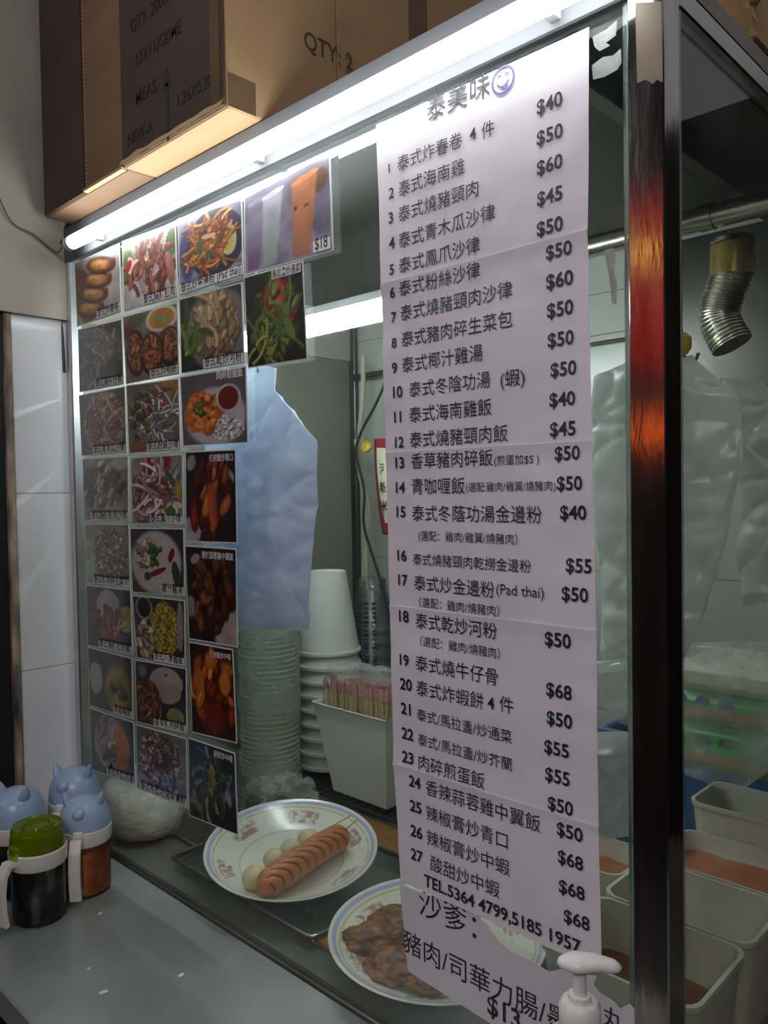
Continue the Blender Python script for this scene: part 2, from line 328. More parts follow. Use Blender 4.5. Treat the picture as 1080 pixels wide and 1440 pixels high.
# ------------------------------------------------------------------ the setting
XL, XR, YB, ZT = -1.60, -0.373, 0.82, 2.125
struct(MB().box((-3.2, -3.4, -0.02), (2.4, 2.6, 0.0)).build('floor', 'floor', smooth=False))
wl = struct(MB().box((-1.70, -0.115, 0.0), (-1.625, YB+0.08, 1.967)).build('wall_left', 'tile_left', smooth=False))
MB().box((-1.72, -1.2, 1.967), (-1.615, YB+0.08, 3.1)).build('upper_plaster', 'plaster', wl, smooth=False)
MB().box((-1.72, -1.2, 0.0), (-1.63, -0.132, 1.967)).build('dark_doorway', 'black', wl, smooth=False)
struct(MB().box((-1.70, YB, 0.0), (-0.335, YB+0.08, 3.1)).build('wall_back', 'tile_back', smooth=False))
struct(MB().box((-1.7, 2.5, 0.0), (1.6, 2.58, 3.1)).build('wall_kitchen_unseen', 'wall_unseen', smooth=False))  # unseen wall, added dark so the side pane reflects less
struct(MB().box((-1.66, -0.131, CZ), (-1.617, -0.116, 1.967), bev=0.004).build('trim_1', 'rust', smooth=False))

struct(MB().box((-5.2, -2.75, 0), (2.4, -2.65, 4.4)).build('wall_front_unseen', 'wall_unseen', smooth=False))  # unseen wall added so the glass and post mirror something dark
struct(MB().box((1.5, -2.64, 0), (1.6, 2.6, 3.1)).build('wall_right_unseen', 'wall_unseen', smooth=False))  # unseen dark wall added for the side pane's reflection
# counter
ct = thing('steel_counter', 'worn grey stainless steel counter running under the glass cabinet', 'counter', (0, 0, 0))
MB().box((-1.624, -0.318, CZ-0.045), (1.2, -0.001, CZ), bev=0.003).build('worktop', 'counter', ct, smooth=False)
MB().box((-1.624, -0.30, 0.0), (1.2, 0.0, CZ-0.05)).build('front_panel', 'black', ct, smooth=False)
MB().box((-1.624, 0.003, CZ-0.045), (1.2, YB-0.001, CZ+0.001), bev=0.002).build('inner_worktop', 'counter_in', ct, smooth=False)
MB().box((-1.62, -0.0005, CZ-0.03), (-0.38, 0.0025, CZ-0.006)).build('groove_strip', 'black', ct, smooth=False)

# cabinet
cab = thing('glass_display_cabinet', 'tall glass fronted food cabinet with steel corner post and aluminium trim', 'cabinet', (0, 0, 0))
g = MB().box((XL, 0.0, CZ+0.012), (XR-0.006, 0.006, 2.082)).build('front_pane', 'glass', cab, smooth=False)
MB().box((XR-0.0058, -0.0005, CZ+0.012), (XR-0.0005, 0.0065, 2.082)).build('glass_edge', 'glass_edge', cab, smooth=False)
pw = 0.0375
MB().box((XR, -0.004, CZ+0.0015), (XR+pw, 0.032, 2.16), bev=0.0015).build('corner_post', 'steel_post', cab, smooth=False)
MB().box((XL-0.022, -0.006, CZ+0.002), (XL-0.001, 0.02, 2.105), bev=0.003).build('left_frame', 'alu', cab, smooth=False)
MB().box((XR+pw-0.010, 0.034, CZ+0.012), (XR+pw-0.005, YB-0.005, 2.075)).build('side_pane', 'glass', cab, smooth=False)
MB().box((XR+pw-0.016, 0.034, 2.076), (XR+pw, YB-0.004, 2.100), bev=0.002).build('side_rail', 'steel', cab, smooth=False)
MB().box((XR+pw-0.012, 0.0335, CZ+0.012), (XR+pw-0.002, 0.040, 2.075)).build('side_glass_edge', 'glass_edge', cab, smooth=False)
MB().box((XL-0.02, 0.010, 2.100), (XR-0.001, YB-0.003, ZT-0.004)).build('top_panel', 'hood', cab, smooth=False)
MB().box((XR+0.001, 0.034, 2.1005), (XR+pw, YB-0.003, ZT-0.004)).build('top_side_beam', 'steel_dark', cab, smooth=False)
MB().box((XL-0.02, -0.008, 2.083), (XR-0.001, 0.0095, 2.155), bev=0.002).build('top_rail', 'rail_grey', cab, smooth=False)
MB().box((XL, 0.0065, CZ+0.0015), (XR-0.001, 0.012, CZ+0.012)).build('bottom_rail', 'counter_in', cab, smooth=False)

# front tube lamp
tl = thing('tube_lamp', 'long lit white tube lamp along the top front of the cabinet', 'lamp', (0, 0, 0))
TY, TZ, TR = -0.036, 2.098, 0.0128
t0, t1 = -1.515, -0.36
MB().tube([(t0, TY, TZ), (t0+0.004, TY, TZ), (t1, TY, TZ)], [TR*.8, TR, TR], 20).build('glowing_tube', 'lamp', tl)
MB().tube([(t0-0.018, TY, TZ), (t0-0.001, TY, TZ)], TR*1.03, 16).build('end_cap', 'white_metal', tl)
MB().tube([(t1+0.001, TY, TZ), (t1+0.016, TY, TZ)], TR*1.03, 16).build('end_cap', 'white_metal', tl)
for xx in (-1.45, -0.95, -0.45): MB().box((xx-.006, TY+TR-.002, TZ-.006), (xx+.006, -0.0082, TZ+.012)).build('clip', 'white_metal', tl, smooth=False)
def spline(P_):
    out = []
    for i in range(len(P_)-1):
        a, b, c, d = P_[max(i-1, 0)], P_[i], P_[i+1], P_[min(i+2, len(P_)-1)]
        for k in range(8):
            t = k/8; out.append(.5*((2*b)+(c-a)*t+(2*a-5*b+4*c-d)*t*t+(3*b-a-3*c+d)*t**3))
    out.append(P_[-1]); return out
tag(MB().tube(spline([pX(-30, 200, -1.607), pX(2, 285, -1.607), pX(20, 315, -1.607), pX(48, 330, -1.607), Vector((-1.607, -.03, 2.10)), Vector((-1.56, -0.036, 2.099)), Vector((-1.536, -0.036, 2.098))]), 0.0014, 8).build('lamp_cord', 'cable_grey'),
    'thin grey cord looping across the plaster wall to the tube lamp', 'wire')
tag(MB().tube(spline([Vector((-1.612, -.012, 2.128)), Vector((-1.630, -.014, 2.10)), Vector((-1.632, -.014, 2.03)), Vector((-1.628, -.012, 1.95)), Vector((-1.626, -.010, 1.86))]), 0.004, 8).build('power_cable', 'cable_brown'),
    'brown cable running down beside the left cabinet frame', 'cable')

# inner lamp
li = thing('batten_lamp', 'bright lit batten lamp inside the cabinet below the ceiling', 'lamp', (0, 0, 0))
LY = 0.30; pa, pb = pY(432, 464, LY), pY(540, 433, LY); zi = (pa.z+pb.z)/2
MB().tube([(-1.50, LY, zi), (-0.80, LY, zi)], 0.0185, 18).build('glowing_tube', 'lamp_in', li)
MB().box((-1.51, LY-.016, zi+.017), (-0.79, LY+.016, zi+.034), bev=.002).build('housing', 'white_metal', li, smooth=False)
for xx in (-1.42, -0.84): MB().tube([(xx, LY, zi+.0335), (xx, LY, 2.099)], .0025, 8).build('hanger', 'steel', li)

struct(MB().box((-1.6235, .022, CZ+.002), (-1.6205, YB-.0165, 2.095)).build('trim_4', 'panel_green', smooth=False))
# inner corner trim and rail
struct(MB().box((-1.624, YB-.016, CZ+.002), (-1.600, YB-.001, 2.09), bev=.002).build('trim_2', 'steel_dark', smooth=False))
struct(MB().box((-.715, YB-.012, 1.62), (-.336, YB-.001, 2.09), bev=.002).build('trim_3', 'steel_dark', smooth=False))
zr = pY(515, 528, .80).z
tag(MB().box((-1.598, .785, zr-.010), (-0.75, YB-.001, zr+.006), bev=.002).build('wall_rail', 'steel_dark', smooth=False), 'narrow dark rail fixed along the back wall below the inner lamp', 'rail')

# ------------------------------------------------------------------ menu banner
def wave(x, z):
    return 0.0015*nz(x, z, 3.1, 13)+0.0009*nz(x, z, 8.7, 34)+0.0010*max(0, nz(x, z, 1.7, 7))
def on_sheet(a, b): return (a, -0.0050-wave(a, b), b)
menu = thing('menu_banner', 'long white paper price list of joined printed sheets taped to the glass', 'menu', (0, 0, 0))
gx = lambda x, y: (pY(x, y, -0.004).x, pY(x, y, -0.004).z)
edges = [((529, 165), (828, 38)), ((535.8, 399.4), (826, 323.7)), ((542, 639), (832, 617)), ((548, 850), (838.5, 888)), ((553, 1073), (841, 1162)), ((563, 1258), (845.5, 1343))]
sheets = []
for k in range(5):
    (tlx, tlz), (trx, trz) = gx(*edges[k][0]), gx(*edges[k][1]); (blx, blz), (brx, brz) = gx(*edges[k+1][0]), gx(*edges[k+1][1])
    if k == 0: tlz = trz = 2.0735
    zt = (tlz+trz)/2; zb = (blz+brz)/2; off = 0.0006*(4-k) if False else 0.0
    def sf(u, v, A=(tlx, trx, blx, brx, zt, zb), k=k):
        zz = A[5]+(A[4]-A[5])*v; xx = (A[2]+(A[3]-A[2])*u)*(1-v)+(A[0]+(A[1]-A[0])*u)*v
        lift = 0.0016*math.exp(-((1-v)/0.04)**2) if k else 0.0     # each sheet's top edge stands a hair proud of the one above
        return (xx, -0.0035-wave(xx, zz)-lift, zz)
    n = 48
    mb = MB().grid(sf, n, 36); bk = len(mb.v)
    mb.add([(x, y+(0.0003 if i < 36*(n+1) or not k else 0.0012), z) for i, (x, y, z) in enumerate(mb.v)], [tuple(reversed(f)) for f in mb.f])
    mb.f += [(36*(n+1)+i, 36*(n+1)+i+1, bk+36*(n+1)+i+1, bk+36*(n+1)+i) for i in range(n)]
    sheets.append((mb.build('printed_sheet', 'paper', menu), zt, zb))
def sheet_of(z):
    for o, a, b in sheets:
        if b <= z <= a+0.02: return o
    return sheets[-1][0]
def zm(n, x, y):
    if n == 1: return 520+x/2.842, y/2.842
    if n == 2: return 520+x/2.842, 420+y/2.842
    return 520+x/2.4, 840+y/2.4
def line(name, segs, mat='ink', parent=None):
    mb = MB(); zz = None
    for (zn, xa, xb, yb, s, bold) in segs:
        p = zm(zn, xa, yb); x0, z0 = gx(*p); 
        x1 = pY(zm(zn, xb, yb)[0], p[1]-(zm(zn, xb, yb)[0]-p[0])*0.0, -0.004).x
        put_text(mb, s, x0, x1, z0, on_sheet, bold); zz = z0 if zz is None else zz
    return mb.build(name, mat, parent or sheet_of(zz), smooth=False)
NB = 0.022
title = line('heading', [(1, 232, 483, 485, '泰美味', 0)])
rows = [
 (1, [(78, 96, 692, '1'), (115, 373, 683, '泰式炸春卷'), (400, 425, 562, '4'), (447, 500, 555, '件')], (668, 772, 460, '$40')),
 (1, [(78, 100, 797, '2'), (117, 382, 785, '泰式海南雞')], (668, 772, 583, '$50')),
 (1, [(79, 101, 895, '3'), (118, 438, 885, '泰式燒豬頸肉')], (670, 773, 702, '$60')),
 (1, [(80, 103, 998, '4'), (119, 503, 990, '泰式青木瓜沙律')], (672, 773, 826, '$45')),
 (1, [(83, 104, 1100, '5'), (121, 442, 1090, '泰式鳳爪沙律')], (672, 775, 946, '$50')),
 (1, [(84, 105, 1192, '6'), (122, 442, 1182, '泰式粉絲沙律')], (707, 810, 1039, '$50')),
 (1, [(86, 107, 1290, '7'), (124, 572, 1280, '泰式燒豬頸肉沙律')], (708, 815, 1157, '$60')),
 (2, [(90, 110, 197, '8'), (127, 574, 190, '泰式豬肉碎生菜包')], (710, 815, 77, '$50')),
 (2, [(92, 113, 298, '9'), (130, 455, 292, '泰式椰汁雞湯')], (713, 817, 195, '$50')),
 (2, [(95, 142, 397, '10'), (160, 485, 390, '泰式冬陰功湯'), (525, 620, 350, '(蝦)')], (725, 828, 313, '$50')),
 (2, [(98, 143, 495, '11'), (162, 489, 490, '泰式海南雞飯')], (720, 822, 432, '$40')),
 (2, [(102, 146, 595, '12'), (163, 553, 590, '泰式燒豬頸肉飯')], (722, 824, 550, '$45')),
 (2, [(104, 149, 677, '13'), (167, 493, 675, '香草豬肉碎飯'), (499, 677, 663, '(煎蛋加$5 )')], (740, 842, 645, '$50')),
 (2, [(107, 152, 775, '14'), (169, 382, 776, '青咖喱飯'), (386, 746, 768, '(選配:雞肉/雞翼/燒豬肉)')], (750, 853, 764, '$50')),
 (2, [(110, 155, 872, '15'), (173, 689, 882, '泰式冬蔭功湯金邊粉')], (763, 867, 880, '$40')),
 (2, [(198, 592, 962, '(選配：雞肉/雞翼/燒豬肉）')], None),
 (2, [(114, 158, 1045, '16'), (176, 645, 1058, '泰式燒豬頸肉乾撈金邊粉')], (785, 888, 1090, '$55')),
 (2, [(117, 161, 1142, '17'), (180, 502, 1158, '泰式炒金邊粉'), (510, 697, 1178, '(Pad thai)')], (770, 875, 1203, '$50')),
 (2, [(198, 520, 1228, '（選配：雞肉/燒豬肉）')], None),
 (3, [(100, 140, 80, '18'), (155, 430, 98, '泰式乾炒河粉')], (592, 680, 160, '$50')),
 (3, [(172, 440, 160, '（選配：雞肉/燒豬肉）')], None),
 (3, [(104, 142, 225, '19'), (158, 433, 240, '泰式燒牛仔骨')], (596, 683, 330, '$68')),
 (3, [(105, 145, 307, '20'), (160, 385, 324, '泰式炸蝦餅'), (400, 422, 372, '4'), (440, 487, 380, '件')], (598, 684, 425, '$50')),
 (3, [(107, 147, 390, '21'), (160, 480, 410, '泰式/馬拉盞/炒通菜')], (590, 673, 522, '$55')),
 (3, [(108, 148, 474, '22'), (162, 480, 494, '泰式/馬拉盞/炒芥蘭')], (592, 675, 615, '$55')),
 (3, [(110, 150, 553, '23'), (165, 388, 575, '肉碎煎蛋飯')], (603, 687, 712, '$50')),
 (3, [(134, 173, 634, '24'), (190, 577, 660, '香辣蒜蓉雞中翼飯')], (634, 720, 798, '$50')),
 (3, [(136, 176, 718, '25'), (191, 467, 745, '辣椒膏炒青口')], (637, 722, 892, '$68')),
 (3, [(138, 178, 802, '26'), (193, 472, 828, '辣椒膏炒中蝦')], (640, 725, 992, '$68')),
 (3, [(140, 180, 880, '27'), (206, 437, 915, '酸甜炒中蝦')], (657, 742, 1092, '$68')),
 (3, [(185, 712, 970, 'TEL.5364 4799,5185 1957')], None)]
for zn, segs, price in rows:
    ss = [(zn, a, b, y, s, NB if (s.isdigit() or s.startswith('TEL')) else 0.0) for a, b, y, s in segs]
    o = line('text_line', ss)
    if price: line('price', [(zn, price[0], price[1], price[2], price[3], 0.018)], parent=o.parent)
# smiling face beside the heading
ex, ez = gx(708, 113); er = 0.0145
mb = MB()
def arc(mb, cx, cz, r, a0, a1, w, n=30, sx=1.0, sz=1.0):
    vs = []; fs = []
    for i in range(n+1):
        a = math.radians(a0+(a1-a0)*i/n)
        for q in (r-w/2, r+w/2): vs.append(on_sheet(cx+q*math.cos(a)*sx, cz+q*math.sin(a)*sz))
    for i in range(n): fs.append((2*i, 2*i+1, 2*i+3, 2*i+2))
    mb.add(vs, fs)
arc(mb, ex, ez, er, 0, 360, .0026, 48)
arc(mb, ex, ez+.0005, er*.55, 200, 340, .0024)
arc(mb, ex-.005, ez+.0035, .0026, 20, 160, .0020); arc(mb, ex+.005, ez+.0035, .0026, 20, 160, .0020)
arc(mb, ex+.003, ez-.0075, .0030, 180, 360, .0018); arc(mb, ex+.003, ez-.0062, .0012, 60, 120, .0010)
mb.build('smiling_face', 'ink_purple', sheets[0][0], smooth=False)

# torn satay sheet under the banner's end
sat = thing('satay_sign', 'torn white paper sign with big lettering below the long menu', 'sign', (0, 0, 0))
outl = [(560, 1245), (572, 1367), (690, 1442), (905, 1580), (905, 1440), (884, 1413), (870, 1420), (862, 1410), (842, 1398), (833, 1386), (838, 1374), (820, 1372), (800, 1362), (770, 1368), (745, 1352), (718, 1340), (700, 1325), (688, 1312), (683, 1300), (675, 1296), (672, 1285)]
pts = [gx(*p) for p in outl]
def poly(mb, pts, y0, y1):
    n = len(pts); mb.add([(x, y0, z) for x, z in pts]+[(x, y1, z) for x, z in pts], [tuple(range(n)), tuple(range(2*n-1, n-1, -1))]+[(i, (i+1) % n, n+(i+1) % n, n+i) for i in range(n)])
    return mb
ss_ = poly(MB(), [(x, max(z, CZ+0.02)) for x, z in pts], -0.0016, -0.0012).build('torn_sheet', 'paper_dull', sat, smooth=False)
def sat_text(s, xa, ya, xb, bold=0.0):
    x0, z0 = gx(xa, ya); x1 = gx(xb, ya)[0]; mb = MB(); put_text(mb, s, x0, x1, z0, lambda a, b: (a, -0.0021, b), bold); mb.build('text_line', 'ink', ss_, smooth=False)
sat_text('沙爹：', 588, 1283, 668); sat_text('豬肉/司華力腸/墨', 566, 1335, 800, 0.003); sat_text('丸', 846, 1440, 876); sat_text('$13', 684, 1425, 730, 0.02)

# ------------------------------------------------------------------ food photos (printed pictures)
PW, PH = 78, 92
UU, VV = np.meshgrid((np.arange(PW)+.5)/PW, (np.arange(PH)+.5)/PH)
def vnoise(cx, cy, seed):
    r = np.random.default_rng(seed); gxn = r.random((cy+2, cx+2)); X = UU*cx; Y = VV*cy; i = X.astype(int); j = Y.astype(int); a = X-i; b = Y-j
    a = a*a*(3-2*a); b = b*b*(3-2*b)
    return (gxn[j, i]*(1-a)+gxn[j, i+1]*a)*(1-b)+(gxn[j+1, i]*(1-a)+gxn[j+1, i+1]*a)*b
def fbm(c, seed): return .55*vnoise(c, c, seed)+.3*vnoise(2*c, 2*c, seed+1)+.15*vnoise(4*c, 4*c, seed+2)
class Pic:
    def __init__(s, bg, seed, amt=.25):
        s.r = np.random.default_rng(seed); s.seed = seed; n = fbm(5, seed)
        s.im = np.ones((PH, PW, 3))*np.array(bg)/255*(1+amt*(n-.5)[..., None]*2)
    def rc(s): s.seed += 3; return s.seed
    def blend(s, m, c): s.im = s.im*(1-m[..., None])+np.asarray(c)*m[..., None]
    def mask(s, cx, cy, rx, ry, rot=0, soft=.06, rag=0.0):
        a = math.radians(rot); x = (UU-cx); y = (VV-cy); X = (x*math.cos(a)+y*math.sin(a))/rx; Y = (-x*math.sin(a)+y*math.cos(a))/ry
        d = np.sqrt(X*X+Y*Y)
        if rag: d = d+rag*(fbm(7, s.rc())-.5)
        return np.clip((1-d)/soft, 0, 1)
    def ell(s, cx, cy, rx, ry, c, rot=0, soft=.06, rag=0.0, tex=.2, cells=6):
        m = s.mask(cx, cy, rx, ry, rot, soft, rag); n = fbm(cells, s.rc()); s.blend(m, np.array(c)/255*(1+tex*2*(n-.5))[..., None]); return s
    def plate(s, cx, cy, rx, ry, c=(205, 200, 195)):
        s.ell(cx, cy, rx, ry, np.array(c)*.75, tex=.05); s.ell(cx, cy, rx*.93, ry*.93, c, tex=.06); return s
    def chunks(s, cx, cy, rx, ry, pal, n=40, size=.07, rot=0, rag=.3, asp=1.6, base=None, ang=None):
        """a heap of pieces of the palette's colours, each with its dark rim"""
        if base is not None: s.ell(cx, cy, rx, ry, base, rot, .1, rag, .3)
        a = math.radians(rot)
        for k in range(n):
            t = s.r.random()*2*math.pi; q = math.sqrt(s.r.random()); x = q*rx*math.cos(t); y = q*ry*math.sin(t)
            px, py = cx+x*math.cos(a)-y*math.sin(a), cy+x*math.sin(a)+y*math.cos(a); sz = size*(.6+.8*s.r.random()); rr = s.r.random()*180 if ang is None else ang+s.r.normal()*18
            c = np.array(pal[s.r.integers(len(pal))], float)*(.75+.5*s.r.random())
            s.ell(px, py-.012, sz*1.08, sz/asp*1.15, c*.35, rr, .3); s.ell(px, py, sz, sz/asp, c, rr, .35, .2, .3, 12); s.ell(px-.01, py+.012, sz*.5, sz/asp*.3, np.minimum(255, c*1.35), rr, .8)
        return s
    def strands(s, cx, cy, rx, ry, pal, n=40, ln=.3, w=.012, ang=None, spread=180, base=None):
        if base is not None: s.ell(cx, cy, rx, ry, base, 0, .1, .3, .3)
        for k in range(n):
            t = s.r.random()*2*math.pi; q = math.sqrt(s.r.random()); x = cx+q*rx*math.cos(t); y = cy+q*ry*math.sin(t)
            a = math.radians((ang if ang is not None else 0)+(s.r.random()-.5)*spread*2); cur = (s.r.random()-.5)*5
            c = np.array(pal[s.r.integers(len(pal))], float)/255*(.7+.6*s.r.random()); L = ln*(.5+s.r.random()); m = np.zeros((PH, PW)); sh = np.zeros((PH, PW))
            for i in range(14):
                d2 = ((UU-x)**2+((VV-y)*1.15)**2)/(w*w); m = np.maximum(m, np.clip(1.6-d2, 0, 1)); d3 = ((UU-x)**2+((VV-y+.014)*1.15)**2)/(w*w*1.6); sh = np.maximum(sh, np.clip(1.5-d3, 0, 1))
                x += L/14*math.cos(a); y += L/14*math.sin(a); a += cur*L/14*2
            s.blend(sh*.6, c*.3); s.blend(m, c)
        return s
    def grains(s, cx, cy, rx, ry, pal, cells=26, rot=0, rag=.3):
        m = s.mask(cx, cy, rx, ry, rot, .1, rag); n1 = vnoise(cells, cells, s.rc()); n2 = vnoise(cells, cells, s.rc()); pal = np.array(pal, float)/255
        idx = np.clip((n1*1.4-.2)*len(pal), 0, len(pal)-1).astype(int); s.blend(m, pal[idx]*(.45+1.0*n2)[..., None]); return s
def pic(k):
    P = Pic
    if k == 1:
        p = P((168, 162, 160), 11); p.ell(.2, .45, .28, .55, (96, 60, 40), 20, .2, .3)
        for i in range(4): p.ell(.32+.09*i, .20+.20*i, .36, .145, (62, 32, 14), -14, .2); p.ell(.33+.09*i, .215+.20*i, .345, .125, (170, 112, 60), -14, .5, .1, .35, 9); p.ell(.30+.09*i, .25+.20*i, .26, .05, (216, 168, 112), -14, .9); p.ell(.60+.09*i, .15+.20*i, .06, .10, (104, 52, 22), -14, .3)
        return p
    if k == 2:
        p = P((196, 190, 186), 21); p.ell(.5, .95, .6, .22, (206, 218, 168), 0, .4); p.ell(.1, .6, .16, .3, (96, 120, 50), 0, .3, .5); p.ell(.93, .75, .14, .25, (90, 120, 46), 0, .3, .5)
        p.strands(.5, .42, .42, .4, [(196, 120, 110), (170, 84, 64), (226, 186, 176), (150, 60, 44)], 46, .5, .03, 90, 22); p.chunks(.55, .62, .3, .2, [(176, 100, 70), (150, 76, 50)], 18, .08, 0, .3, 2.5, None, 80); p.ell(.9, .4, .07, .25, (190, 120, 104), 8); p.ell(.12, .62, .1, .05, (170, 40, 50), 60); return p
    if k == 3:
        p = P((150, 146, 170), 31); p.ell(.14, .5, .14, .42, (66, 62, 120), 0, .3); p.ell(.6, .55, .46, .46, (44, 40, 66), 0); p.ell(.78, .56, .14, .24, (226, 214, 150), 10); p.ell(.77, .56, .1, .18, (206, 190, 80), 10)
        p.strands(.48, .56, .28, .34, [(206, 130, 50), (226, 160, 80), (170, 92, 30), (190, 110, 60)], 80, .3, .018, None, 180, (130, 66, 22)); p.chunks(.55, .8, .16, .1, [(206, 120, 50), (150, 70, 30)], 10, .06); p.ell(.5, .42, .07, .05, (70, 96, 40), 20); p.ell(.35, .55, .05, .1, (80, 110, 60)); p.ell(.5, .66, .12, .03, (220, 190, 150), 0); return p
    if k == 4:
        p = P((150, 142, 166), 41); p.ell(.8, .75, .4, .4, (120, 112, 130), 0, .4, .5); p.ell(.88, .8, .12, .14, (96, 60, 40), 0, .3, .5); p.ell(.9, .35, .15, .2, (110, 106, 124), 0, .4, .5)
        for cx, w, c0, c1 in ((.13, .11, (150, 146, 160), (118, 70, 110)), (.33, .13, (206, 208, 214), (160, 190, 160)), (.70, .15, (216, 126, 66), (196, 112, 60))):
            for i in range(24):
                t = i/23; v = .05+.82*t; ww = w*(.72+.28*t); m = np.clip((ww-np.abs(UU-cx-.05*(t-.5)))/.02, 0, 1)*np.clip(1-np.abs(VV-v)/.03, 0, 1); c = np.array(c1)*(1-min(1, t*1.8))+np.array(c0)*min(1, t*1.8); p.blend(m, c/255*(.9+.2*vnoise(6, 9, 5))[..., None])
            p.ell(cx+.03, .88, w*1.08, .035, np.minimum(255, np.array(c0)*1.15), 8)
        p.ell(.62, .58, .02, .03, (90, 60, 40)); p.ell(.74, .57, .03, .02, (120, 70, 40)); return p
    if k == 5:
        p = P((52, 50, 46), 51); p.strands(.45, .45, .5, .5, [(120, 112, 100), (78, 66, 58), (96, 80, 72), (44, 36, 32), (140, 132, 122)], 70, .5, .03, 70, 35); p.strands(.6, .7, .35, .25, [(120, 92, 80), (90, 62, 52)], 26, .3, .02); p.ell(.75, .25, .3, .2, (26, 28, 24), 20, .4, .4); return p
    if k == 6:
        p = P((132, 112, 100), 61); p.ell(.25, .9, .18, .12, (66, 96, 40), 0, .3, .5); p.ell(.1, .75, .12, .2, (120, 36, 40), 0, .4); p.plate(.72, .84, .3, .2, (222, 216, 206)); p.ell(.72, .84, .24, .15, (204, 140, 40)); p.ell(.66, .84, .06, .05, (130, 170, 130)); p.ell(.78, .82, .06, .05, (140, 176, 120))
        for x, y, rx, ry in ((.22, .42, .2, .36), (.85, .42, .22, .3), (.52, .36, .23, .33)): p.ell(x, y, rx, ry, (52, 26, 14), 0, .1); p.ell(x-.01, y+.02, rx*.92, ry*.92, (142, 84, 46), 10, .3, .2, .6, 16); p.grains(x, y+.02, rx*.8, ry*.8, [(150, 90, 50), (176, 112, 66), (110, 60, 32)], 30)
        return p
    if k == 7:
        p = P((40, 38, 40), 71); p.plate(.6, .5, .55, .55, (120, 116, 120)); p.chunks(.58, .5, .38, .46, [(190, 164, 120), (206, 182, 140), (150, 122, 84), (172, 140, 104)], 70, .10, 0, .3, 2.0, (120, 96, 66), 75); p.strands(.55, .55, .2, .4, [(206, 180, 140), (180, 150, 110)], 10, .6, .03, 88, 12); p.strands(.12, .35, .06, .3, [(110, 140, 50), (80, 112, 40), (150, 170, 70)], 10, .35, .035, 80, 15); p.ell(.13, .12, .12, .12, (40, 60, 28), 0, .4, .5); return p
    if k == 8:
        p = P((24, 22, 26), 81); p.chunks(.5, .5, .42, .44, [(96, 120, 40), (70, 92, 30), (120, 136, 56), (50, 70, 26)], 46, .13, 0, .3, 3.2, (40, 50, 22)); p.chunks(.6, .6, .3, .25, [(196, 44, 28), (170, 30, 22), (214, 76, 40)], 12, .12, 0, .3, 2.6, None, 60); p.strands(.45, .35, .35, .3, [(110, 130, 50), (80, 104, 36), (140, 150, 70)], 26, .4, .022); p.ell(.55, .85, .05, .14, (136, 160, 60), -25); p.ell(.75, .35, .06, .14, (110, 140, 50), 30); p.ell(.4, .14, .06, .05, (160, 140, 70)); return p
    if k == 9:
        p = P((84, 76, 72), 91); p.plate(.55, .5, .5, .5, (160, 152, 148)); p.strands(.52, .5, .4, .42, [(150, 84, 50), (190, 130, 84), (206, 170, 130), (110, 56, 34)], 90, .3, .016, None, 180, (84, 46, 28)); p.chunks(.55, .4, .3, .25, [(130, 60, 30), (60, 40, 24)], 10, .05); p.ell(.6, .9, .1, .04, (190, 150, 60)); return p
    if k == 10:
        p = P((120, 108, 96), 101); p.ell(.8, .9, .3, .2, (176, 120, 60), 0, .5); p.strands(.55, .55, .4, .4, [(206, 202, 196), (180, 174, 170), (224, 220, 214), (140, 132, 126)], 90, .22, .016, None, 180, (120, 110, 104)); p.chunks(.3, .5, .2, .4, [(70, 100, 46), (54, 80, 36), (190, 120, 100)], 22, .07); p.chunks(.5, .75, .3, .15, [(176, 60, 50), (206, 140, 120), (80, 110, 50)], 16, .05); p.ell(.2, .1, .2, .12, (150, 92, 40), 0, .5); return p
    if k == 11:
        p = P((104, 94, 100), 111, .15); p.plate(.52, .38, .5, .44, (196, 190, 196)); p.grains(.68, .22, .3, .18, [(214, 208, 206), (186, 180, 180), (226, 222, 220)], 40); p.ell(.34, .45, .31, .32, (196, 104, 44), 0, .08, .5, .35, 9); p.grains(.34, .45, .26, .27, [(206, 116, 50), (226, 140, 70), (176, 84, 34)], 14); p.chunks(.3, .5, .08, .08, [(90, 110, 40), (70, 96, 36)], 8, .05); p.ell(.74, .62, .19, .2, (206, 200, 202)); p.ell(.74, .62, .155, .165, (120, 24, 28), tex=.1); return p
    if k == 12:
        p = P((142, 136, 126), 121); p.chunks(.45, .55, .45, .38, [(120, 104, 84), (160, 148, 128), (84, 66, 48), (190, 180, 160), (70, 56, 44)], 60, .10, 0, .3, 2.2, (70, 56, 42), 60); p.ell(.65, .12, .3, .12, (186, 160, 146), 10, .3, .3); p.ell(.85, .9, .25, .12, (190, 186, 178), 0, .4); return p
    if k == 13:
        p = P((150, 140, 134), 131); p.chunks(.5, .45, .5, .5, [(216, 200, 190), (196, 170, 160), (226, 214, 206), (180, 140, 132)], 46, .11, 0, .3, 2.0, (130, 90, 80)); p.ell(.38, .84, .14, .16, (150, 36, 30)); p.ell(.68, .93, .12, .1, (160, 40, 34)); p.strands(.5, .55, .4, .4, [(190, 80, 90), (220, 190, 196), (226, 220, 216)], 26, .35, .024); p.ell(.8, .65, .05, .12, (70, 110, 40), 30); p.ell(.78, .18, .1, .08, (60, 120, 44)); p.ell(.92, .5, .06, .14, (170, 150, 60)); return p
    if k == 14:
        p = P((40, 30, 36), 141); p.ell(.1, .12, .35, .2, (176, 170, 180), 20, .3, .3); p.ell(.88, .72, .12, .08, (170, 160, 166), -30, .3); p.chunks(.5, .5, .4, .42, [(150, 78, 34), (110, 46, 24), (176, 100, 50), (70, 32, 26), (130, 40, 26)], 46, .13, 0, .3, 2.0, (60, 28, 20), 70); p.ell(.55, .4, .12, .3, (166, 74, 38), 10, .3, .3, .4); p.ell(.12, .88, .12, .1, (150, 150, 150), 40, .3, .3); return p
